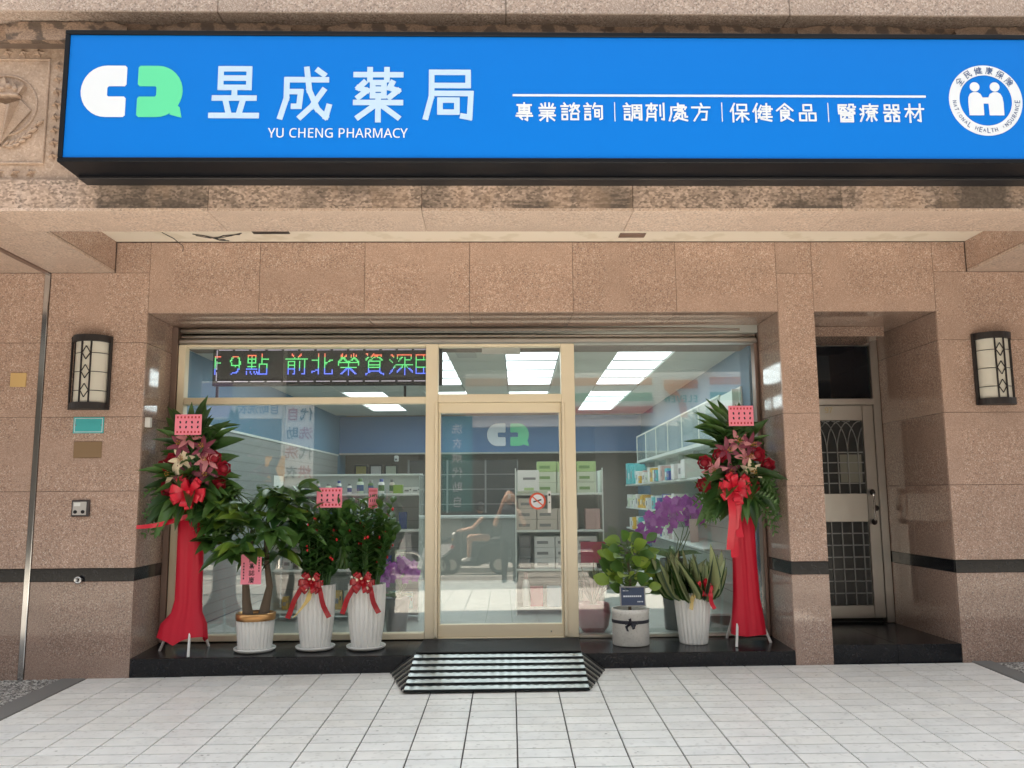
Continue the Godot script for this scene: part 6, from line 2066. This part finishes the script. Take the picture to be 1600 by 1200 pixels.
# ---------------------------------------------------------------- what the glass mirrors: the street side and the houses across
func build_street_side():
	for k in 2:
		var x: float = [1.4, -1.9][k]
		var t := thing("hoop_barrier", ["low steel hoop barrier at the kerb behind the viewer, right", "low steel hoop barrier at the kerb behind the viewer, left"][k], "barrier", Vector3(x, -0.16, 5.9), "steel hoop barriers at the kerb")
		var pts := [Vector3(x - 0.45, -0.16, 5.9), Vector3(x - 0.45, 0.2, 5.9)]
		for i in 7:
			var a := PI - PI / 2 * i / 6.0
			pts.append(Vector3(x - 0.25 + cos(a) * 0.2, 0.25 + sin(a) * 0.2, 5.9))
		for i in 7:
			var a := PI / 2 - PI / 2 * i / 6.0
			pts.append(Vector3(x + 0.25 + cos(a) * 0.2, 0.25 + sin(a) * 0.2, 5.9))
		pts.append(Vector3(x + 0.45, -0.16, 5.9))
		part(t, "hoop", MB.new(true).tube(pts, 0.025, 10), M.chrome)

func body_mesh(bones: Array, cell := 0.02) -> ArrayMesh:
	# tapered capsules joined by a smooth minimum, meshed as surface nets
	var lo := Vector3.ONE * 1e9
	var hi := -lo
	for b in bones:
		for e in [[b[0], b[1]], [b[2], b[3]]]:
			lo = lo.min(e[0] - Vector3.ONE * (e[1] + cell * 2))
			hi = hi.max(e[0] + Vector3.ONE * (e[1] + cell * 2))
	var d := Vector3i(((hi - lo) / cell).ceil()) + Vector3i.ONE
	var f := PackedFloat32Array()
	f.resize(d.x * d.y * d.z)
	f.fill(1.0)
	var k := 0.025
	for b in bones:
		var ba: Vector3 = b[2] - b[0]
		var l2 := maxf(ba.length_squared(), 1e-9)
		var r := maxf(b[1], b[3]) + cell * 2.5
		var mn := Vector3i((((b[0] as Vector3).min(b[2]) - Vector3.ONE * r - lo) / cell).floor()).clamp(Vector3i.ZERO, d - Vector3i.ONE)
		var mx := Vector3i((((b[0] as Vector3).max(b[2]) + Vector3.ONE * r - lo) / cell).ceil()).clamp(Vector3i.ZERO, d - Vector3i.ONE)
		for z in range(mn.z, mx.z + 1):
			for y in range(mn.y, mx.y + 1):
				for x in range(mn.x, mx.x + 1):
					var p := lo + Vector3(x, y, z) * cell
					var t := clampf((p - b[0]).dot(ba) / l2, 0.0, 1.0)
					var v: float = p.distance_to(b[0] + ba * t) - lerpf(b[1], b[3], t)
					var i := (z * d.y + y) * d.x + x
					var o := f[i]
					var h := clampf(0.5 + 0.5 * (o - v) / k, 0.0, 1.0)
					f[i] = lerpf(o, v, h) - k * h * (1.0 - h)
	var verts := {}
	var st := SurfaceTool.new()
	st.begin(Mesh.PRIMITIVE_TRIANGLES)
	st.set_smooth_group(0)
	var at := func(x, y, z): return f[(z * d.y + y) * d.x + x]
	for z in d.z - 1:
		for y in d.y - 1:
			for x in d.x - 1:
				var sum := Vector3.ZERO
				var n := 0
				var c := []
				for q in 8: c.append(at.call(x + (q & 1), y + ((q >> 1) & 1), z + ((q >> 2) & 1)))
				for e in [[0, 1], [2, 3], [4, 5], [6, 7], [0, 2], [1, 3], [4, 6], [5, 7], [0, 4], [1, 5], [2, 6], [3, 7]]:
					var a: float = c[e[0]]
					var b2: float = c[e[1]]
					if (a < 0) != (b2 < 0):
						var t := a / (a - b2)
						var pa := Vector3(e[0] & 1, (e[0] >> 1) & 1, (e[0] >> 2) & 1)
						var pb := Vector3(e[1] & 1, (e[1] >> 1) & 1, (e[1] >> 2) & 1)
						sum += pa.lerp(pb, t)
						n += 1
				if n: verts[Vector3i(x, y, z)] = lo + (Vector3(x, y, z) + sum / n) * cell
	for key in verts:
		var x: int = key.x
		var y: int = key.y
		var z: int = key.z
		for ax in 3:
			var u := Vector3i.ZERO
			var v := Vector3i.ZERO
			var s := Vector3i.ZERO
			s[ax] = 1
			u[(ax + 1) % 3] = 1
			v[(ax + 2) % 3] = 1
			var a: float = at.call(x, y, z)
			var b2: float = at.call(x + s.x, y + s.y, z + s.z)
			if (a < 0) == (b2 < 0): continue
			if not (verts.has(key - u) and verts.has(key - v) and verts.has(key - u - v)): continue
			var q := [verts[key], verts[key - u], verts[key - u - v], verts[key - v]]
			var order := [0, 1, 2, 0, 2, 3] if a >= 0 else [0, 2, 1, 0, 3, 2]
			for i in order: st.add_vertex(q[i])
	st.generate_normals()
	st.index()
	return st.commit()

func person_part(t: Node3D, called: String, mesh: ArrayMesh, m: Material):
	var o := part(t, called, mesh, m)
	o.position = -t.position
	return o

func scooter(x: float, z: float, y: float, turn: float, label: String, paint: Material) -> Node3D:
	var t := thing("motor_scooter", label, "scooter", Vector3(x, y, z), "scooters across the street")
	t.rotation.y = turn
	var add := func(called: String, mb: MB, m: Material):
		var o := MeshInstance3D.new()
		o.name = called
		o.mesh = mb.done()
		o.material_override = m
		t.add_child(o, true)
		return o
	# runs along local x, front towards -x
	for wx in [-0.58, 0.55]:
		var w: MeshInstance3D = add.call("wheel", MB.new(true).lathe(Vector3(wx, 0.22, 0), [[0.13, -0.05], [0.2, -0.05], [0.22, -0.025], [0.22, 0.025], [0.2, 0.05], [0.13, 0.05]], 24, 0, 0.0, Basis(Vector3.RIGHT, Vector3.BACK, Vector3.DOWN)), M.dark_rubber)
		var rim := MeshInstance3D.new()
		rim.name = "rim"
		rim.mesh = MB.new().lathe(Vector3(wx, 0.22, 0), [[0.0, -0.03], [0.13, -0.03], [0.13, 0.03], [0.0, 0.03]], 12, 0, 0.0, Basis(Vector3.RIGHT, Vector3.BACK, Vector3.DOWN)).done()
		rim.material_override = M.brushed_steel
		w.add_child(rim, true)
	var side := PackedVector2Array([Vector2(-0.62, 0.42), Vector2(-0.50, 0.95), Vector2(-0.42, 0.96), Vector2(-0.38, 0.40), Vector2(-0.30, 0.30), Vector2(0.02, 0.30), Vector2(0.12, 0.62), Vector2(0.30, 0.70), Vector2(0.78, 0.74), Vector2(0.86, 0.62), Vector2(0.62, 0.42), Vector2(0.30, 0.30), Vector2(0.1, 0.2), Vector2(-0.34, 0.2), Vector2(-0.46, 0.34)])
	add.call("bodywork", MB.new().prism(side, Vector3(0, 0, -0.13), Vector3.RIGHT, Vector3.UP, 0.26), paint)
	add.call("seat", MB.new(true).tube([Vector3(0.05, 0.76, 0), Vector3(0.3, 0.80, 0), Vector3(0.75, 0.83, 0)], [0.10, 0.14, 0.11], 10, true, 0.55), M.dark_rubber)
	add.call("front_fork", MB.new(true).tube([Vector3(-0.58, 0.22, 0), Vector3(-0.48, 0.9, 0)], 0.03, 8), M.black_metal)
	add.call("handlebar", MB.new(true).tube([Vector3(-0.38, 1.02, -0.33), Vector3(-0.46, 1.0, -0.12), Vector3(-0.46, 1.0, 0.12), Vector3(-0.38, 1.02, 0.33)], 0.018, 8), M.black_metal)
	add.call("headlight", MB.new(true).ball(Vector3(-0.52, 0.93, 0), Vector3(0.05, 0.07, 0.1), 10, 6), M.white_rod)
	add.call("mudguard", MB.new(true).tube([Vector3(-0.78, 0.36, 0), Vector3(-0.66, 0.47, 0), Vector3(-0.5, 0.47, 0), Vector3(-0.4, 0.40, 0)], 0.06, 8), paint)
	for s in [-1.0, 1.0]:
		add.call("mirror", MB.new(true).tube([Vector3(-0.42, 1.02, s * 0.2), Vector3(-0.40, 1.2, s * 0.28)], 0.008, 5).ball(Vector3(-0.40, 1.23, s * 0.29), Vector3(0.02, 0.045, 0.06), 8, 6), M.black_metal)
	add.call("tail_light", MB.new().box(Vector3(0.86, 0.66, 0), Vector3(0.05, 0.07, 0.2), 0.01), M.ink_red)
	add.call("indicator", MB.new().box(Vector3(-0.56, 0.8, 0.09), Vector3(0.05, 0.05, 0.06), 0.01), M.carton_yellow)
	return t

func build_across_street():
	# the photographer, holding a phone up
	var x := -0.06
	var g := -0.175
	var zz := 6.98
	var ph := thing("person", "person in dark clothes holding up a phone with both hands, facing the shop", "person", Vector3(x, g, zz))
	var B := func(a, ra, b, rb): return [Vector3(x, g, zz) + a, ra, Vector3(x, g, zz) + b, rb]
	var bones := []
	for s in [-1.0, 1.0]:
		bones += [B.call(Vector3(s * 0.10, 0.05, -0.08), 0.045, Vector3(s * 0.10, 0.06, 0.05), 0.05), B.call(Vector3(s * 0.10, 0.08, 0.03), 0.045, Vector3(s * 0.095, 0.45, 0.0), 0.06), B.call(Vector3(s * 0.095, 0.45, 0.0), 0.065, Vector3(s * 0.085, 0.82, 0.0), 0.09)]
	person_part(ph, "trousers", body_mesh(bones, 0.022), mat("dark_cloth", lin(0.02, 0.02, 0.024), 0.8))
	bones = [B.call(Vector3(0, 0.84, 0), 0.15, Vector3(0, 1.05, 0), 0.135), B.call(Vector3(0, 1.05, 0), 0.135, Vector3(0, 1.22, 0), 0.15), B.call(Vector3(-0.13, 1.26, 0), 0.065, Vector3(0.13, 1.26, 0), 0.065)]
	for s in [-1.0, 1.0]: bones.append(B.call(Vector3(s * 0.15, 1.25, 0), 0.06, Vector3(s * 0.22, 1.12, -0.03), 0.052))
	person_part(ph, "shirt", body_mesh(bones, 0.022), mat("navy_cloth", lin(0.03, 0.035, 0.05), 0.8))
	bones = [B.call(Vector3(0, 1.28, 0), 0.05, Vector3(0, 1.38, -0.01), 0.048), B.call(Vector3(0, 1.46, -0.015), 0.085, Vector3(0, 1.53, 0.0), 0.09), B.call(Vector3(0, 1.43, -0.06), 0.045, Vector3(0, 1.46, -0.07), 0.05), B.call(Vector3(0, 1.465, -0.105), 0.012, Vector3(0, 1.49, -0.09), 0.010)]
	for s in [-1.0, 1.0]:
		bones += [B.call(Vector3(s * 0.22, 1.13, -0.03), 0.042, Vector3(s * 0.25, 1.03, -0.06), 0.038), B.call(Vector3(s * 0.25, 1.03, -0.06), 0.038, Vector3(s * 0.10, 1.43, -0.22), 0.027), B.call(Vector3(s * 0.10, 1.43, -0.22), 0.03, Vector3(s * 0.07, 1.49, -0.235), 0.032)]
		for k in 4: bones.append(B.call(Vector3(s * 0.075, 1.47 + 0.018 * k, -0.235), 0.009, Vector3(s * 0.035, 1.475 + 0.019 * k, -0.262), 0.008))
		bones.append(B.call(Vector3(s * 0.07, 1.46, -0.22), 0.011, Vector3(s * 0.035, 1.462, -0.225), 0.009))
		bones.append(B.call(Vector3(s * 0.088, 1.48, 0.0), 0.014, Vector3(s * 0.09, 1.505, 0.005), 0.016))
	person_part(ph, "head_and_arms", body_mesh(bones, 0.013), M.skin)
	bones = [B.call(Vector3(0, 1.54, 0.02), 0.098, Vector3(0, 1.48, 0.05), 0.085), B.call(Vector3(0, 1.47, 0.06), 0.075, Vector3(0, 1.33, 0.08), 0.055)]
	person_part(ph, "hair", body_mesh(bones, 0.018), mat("black_hair", lin(0.012, 0.01, 0.01), 0.45))
	var tel := thing("phone", "dark phone held up by the person facing the shop", "phone", Vector3(x, 1.33, zz - 0.245))
	part(tel, "case", MB.new().box(Vector3(x, 1.335, zz - 0.243), Vector3(0.155, 0.076, 0.009), 0.003), M.white_rod)
	# scooters and a rider across the road
	var sy := -0.50
	mat("paint_white", lin(0.55, 0.55, 0.56), 0.25)
	mat("paint_black", lin(0.02, 0.02, 0.025), 0.2)
	scooter(-0.95, 12.35, sy, 0.0, "dark scooter with a rider, reflected in the door glass", M.paint_black)
	scooter(-2.25, 12.6, sy - 0.015, 0.45, "white scooter parked left of the rider across the street", M.paint_white)
	scooter(-3.9, 12.6, sy, 0.5, "white scooter parked furthest left across the street", M.paint_white)
	var rd := thing("person", "rider in a helmet and dark shirt sitting on the dark scooter", "person", Vector3(-0.75, sy, 12.35))
	var o := Vector3(-0.95, sy, 12.35)
	var C := func(a, ra, b, rb): return [o + a, ra, o + b, rb]
	bones = [C.call(Vector3(0.28, 0.92, 0), 0.14, Vector3(0.22, 1.15, 0), 0.14), C.call(Vector3(0.22, 1.15, 0), 0.14, Vector3(0.16, 1.30, 0), 0.14), C.call(Vector3(0.16, 1.33, -0.14), 0.06, Vector3(0.16, 1.33, 0.14), 0.06)]
	person_part(rd, "shirt", body_mesh(bones, 0.025), M.dark_cloth)
	bones = [C.call(Vector3(0.15, 1.36, 0), 0.05, Vector3(0.12, 1.46, 0), 0.05), C.call(Vector3(0.10, 1.52, 0), 0.08, Vector3(0.10, 1.58, 0), 0.085)]
	for s in [-1.0, 1.0]:
		bones += [C.call(Vector3(0.16, 1.31, s * 0.19), 0.05, Vector3(-0.08, 1.08, s * 0.24), 0.042), C.call(Vector3(-0.08, 1.08, s * 0.24), 0.04, Vector3(-0.36, 1.03, s * 0.27), 0.03), C.call(Vector3(-0.36, 1.03, s * 0.27), 0.035, Vector3(-0.42, 1.02, s * 0.28), 0.03)]
		bones += [C.call(Vector3(0.27, 0.86, s * 0.11), 0.09, Vector3(-0.14, 0.86, s * 0.15), 0.065), C.call(Vector3(-0.14, 0.86, s * 0.15), 0.06, Vector3(-0.16, 0.42, s * 0.14), 0.042)]
	person_part(rd, "arms_and_legs", body_mesh(bones, 0.02), M.skin)
	bones = []
	for s in [-1.0, 1.0]: bones.append(C.call(Vector3(-0.15, 0.36, s * 0.14), 0.045, Vector3(-0.30, 0.34, s * 0.14), 0.04))
	person_part(rd, "shoes", body_mesh(bones, 0.02), M.white_rod)
	person_part(rd, "helmet", body_mesh([C.call(Vector3(0.11, 1.58, 0), 0.115, Vector3(0.12, 1.62, 0), 0.12)], 0.025), M.paint_black)
	var before := get_child_count()
	# the row of shops opposite
	var h := thing("opposite_building", "pale concrete row of shops across the street", "building", Vector3(0, -0.2, 14.2))
	mat("far_wall", lin(0.15, 0.145, 0.135), 0.85)
	mat("far_shop_wall", lin(0.16, 0.155, 0.15), 0.7)
	mat("far_grey", lin(0.26, 0.27, 0.27), 0.7)
	part(h, "wall", MB.new().span(Vector3(-45, 4.5, 14.2), Vector3(45, 11.0, 20.0)), M.far_wall)  # unseen ends stretched out to cut side light on the reveals
	for i in 11:
		var px := -21.5 + 4.1 * i
		part(h, "pillar", MB.new().span(Vector3(px - 0.28, -0.45, 14.2), Vector3(px + 0.28, 4.49, 14.8), 0.01), M.far_wall)
	part(h, "shop_backs", MB.new().span(Vector3(-45, -0.45, 16.8), Vector3(45, 4.49, 17.2)), M.far_shop_wall)
	part(h, "arcade_floor", MB.new().span(Vector3(-45, -0.74, 14.201), Vector3(45, -0.41, 16.8)), M.kerb_concrete)
	for i in 10:
		for f in 2:
			var wx := -19.0 + 4.1 * i
			var w := part(h, "window", MB.new().span(Vector3(wx - 0.9, 5.3 + 3.0 * f, 14.17), Vector3(wx + 0.9, 6.9 + 3.0 * f, 14.199), 0.01), M.far_grey)
			part(w, "pane", MB.new().span(Vector3(wx - 0.8, 5.4 + 3.0 * f, 14.155), Vector3(wx + 0.8, 6.8 + 3.0 * f, 14.169)), M.dark_glass)
	# convenience store fascia: white with orange, green and red bands
	var cs := thing("store_fascia", "white convenience store sign with orange, green and red bands across the street", "sign", Vector3(3.6, 3.2, 14.0))
	part(cs, "board", MB.new().span(Vector3(-0.6, 3.15, 13.95), Vector3(8.2, 4.55, 14.19), 0.01), mat("sign_far_white", lin(0.72, 0.72, 0.70), 0.5))
	for b in [[4.22, 4.42, lin(0.62, 0.20, 0.03)], [3.80, 4.02, lin(0.03, 0.26, 0.15)], [3.48, 3.66, lin(0.48, 0.03, 0.04)]]:
		var m := mat("band_%d" % int(b[0] * 100), b[2], 0.5)
		for xx in [[-0.6, 4.35], [5.85, 8.2]]:
			part(cs, "band", MB.new().span(Vector3(xx[0] + 0.01, b[0], 13.935), Vector3(xx[1] - 0.01, b[1], 13.949)), m)
	var back := Basis(Vector3.UP, PI)
	var sv := MB.new()
	sv.prism(PackedVector2Array([Vector2(-0.45, 0.5), Vector2(0.45, 0.5), Vector2(0.45, 0.28), Vector2(0.08, -0.1), Vector2(0.02, -0.5), Vector2(-0.16, -0.5), Vector2(-0.12, -0.1), Vector2(0.16, 0.27), Vector2(-0.45, 0.27)]), Vector3(5.1, 3.85, 13.948), Vector3.LEFT, Vector3.UP, 0.014)
	part(cs, "figure_seven", sv, M.band_422)
	text_part(cs, "store_name", "ELEVEn", Vector3(5.1, 3.84, 13.925), 0.85, M.band_380, back, true, 0.004)
	# laundry banner and board, with their characters
	var lb := thing("laundry_banner", "tall white laundry banner with red and black characters across the street", "banner", Vector3(-4.9, 1.6, 13.7))
	part(lb, "cloth", MB.new().span(Vector3(-5.28, 1.55, 13.70), Vector3(-4.52, 3.82, 13.72)), M.white_paper)
	var cols := ["自助洗衣", "代洗代烘"]
	for c in 2:
		for i in 4:
			var mb := MB.new()
			write(mb, cols[c][i], Vector3([-5.08, -4.72][c], 3.5 - 0.5 * i, 13.699), 0.32, 2.2, 0.004, Vector3.LEFT)
			part(lb, "character", mb, M.ink_red if (i + c) % 2 == 0 else M.ink_black)
	var wb := thing("laundry_board", "wide white and lilac shop board across the street", "sign", Vector3(-6.4, 3.5, 13.9))
	part(wb, "board", MB.new().span(Vector3(-7.6, 3.42, 13.9), Vector3(-5.4, 4.4, 14.19), 0.01), M.sign_far_white)
	part(wb, "lilac_field", MB.new().span(Vector3(-7.55, 3.45, 13.885), Vector3(-6.75, 4.35, 13.899)), mat("lilac", lin(0.38, 0.30, 0.50), 0.5))
	for i in 4:
		part(wb, "character", write(MB.new(), "自助洗衣"[i], Vector3(-5.62 - 0.28 * i, 3.66, 13.899), 0.26, 2.2, 0.004, Vector3.LEFT), M.ink_blue)
	var gb := thing("green_banner", "tall dark green banner with white characters across the street", "banner", Vector3(-0.8, 0.9, 13.9))
	part(gb, "cloth", MB.new().span(Vector3(-1.2, 0.95, 13.9), Vector3(-0.42, 3.42, 13.92)), mat("banner_green", lin(0.03, 0.20, 0.20), 0.6))
	for i in 6:
		part(gb, "character", write(MB.new(), "洗衣烘代助自"[i], Vector3(-0.81, 3.1 - 0.38 * i, 13.899), 0.26, 2.0, 0.004, Vector3.LEFT), M.sign_white)
	var chv := thing("chevron_sign", "yellow and black chevron road sign on a pole across the street", "road sign", Vector3(-5.4, -0.2, 13.3))
	part(chv, "pole", MB.new(true).tube([Vector3(-5.2, -0.42, 13.3), Vector3(-5.2, 5.2, 13.3)], 0.05, 10), M.brushed_steel)
	part(chv, "plate", MB.new().span(Vector3(-5.62, 1.75, 13.23), Vector3(-5.12, 2.38, 13.25)), mat("sign_amber", lin(0.70, 0.33, 0.02), 0.5))
	part(chv, "arrow", MB.new().prism(PackedVector2Array([Vector2(-0.16, 0.31), Vector2(0.06, 0.31), Vector2(0.2, 0.0), Vector2(0.06, -0.31), Vector2(-0.16, -0.31), Vector2(-0.02, 0.0)]), Vector3(-5.37, 2.065, 13.229), Vector3.LEFT, Vector3.UP, 0.004), M.ink_black)
	for k in range(before, get_child_count()):
		(get_child(k) as Node3D).position.x -= 0.7
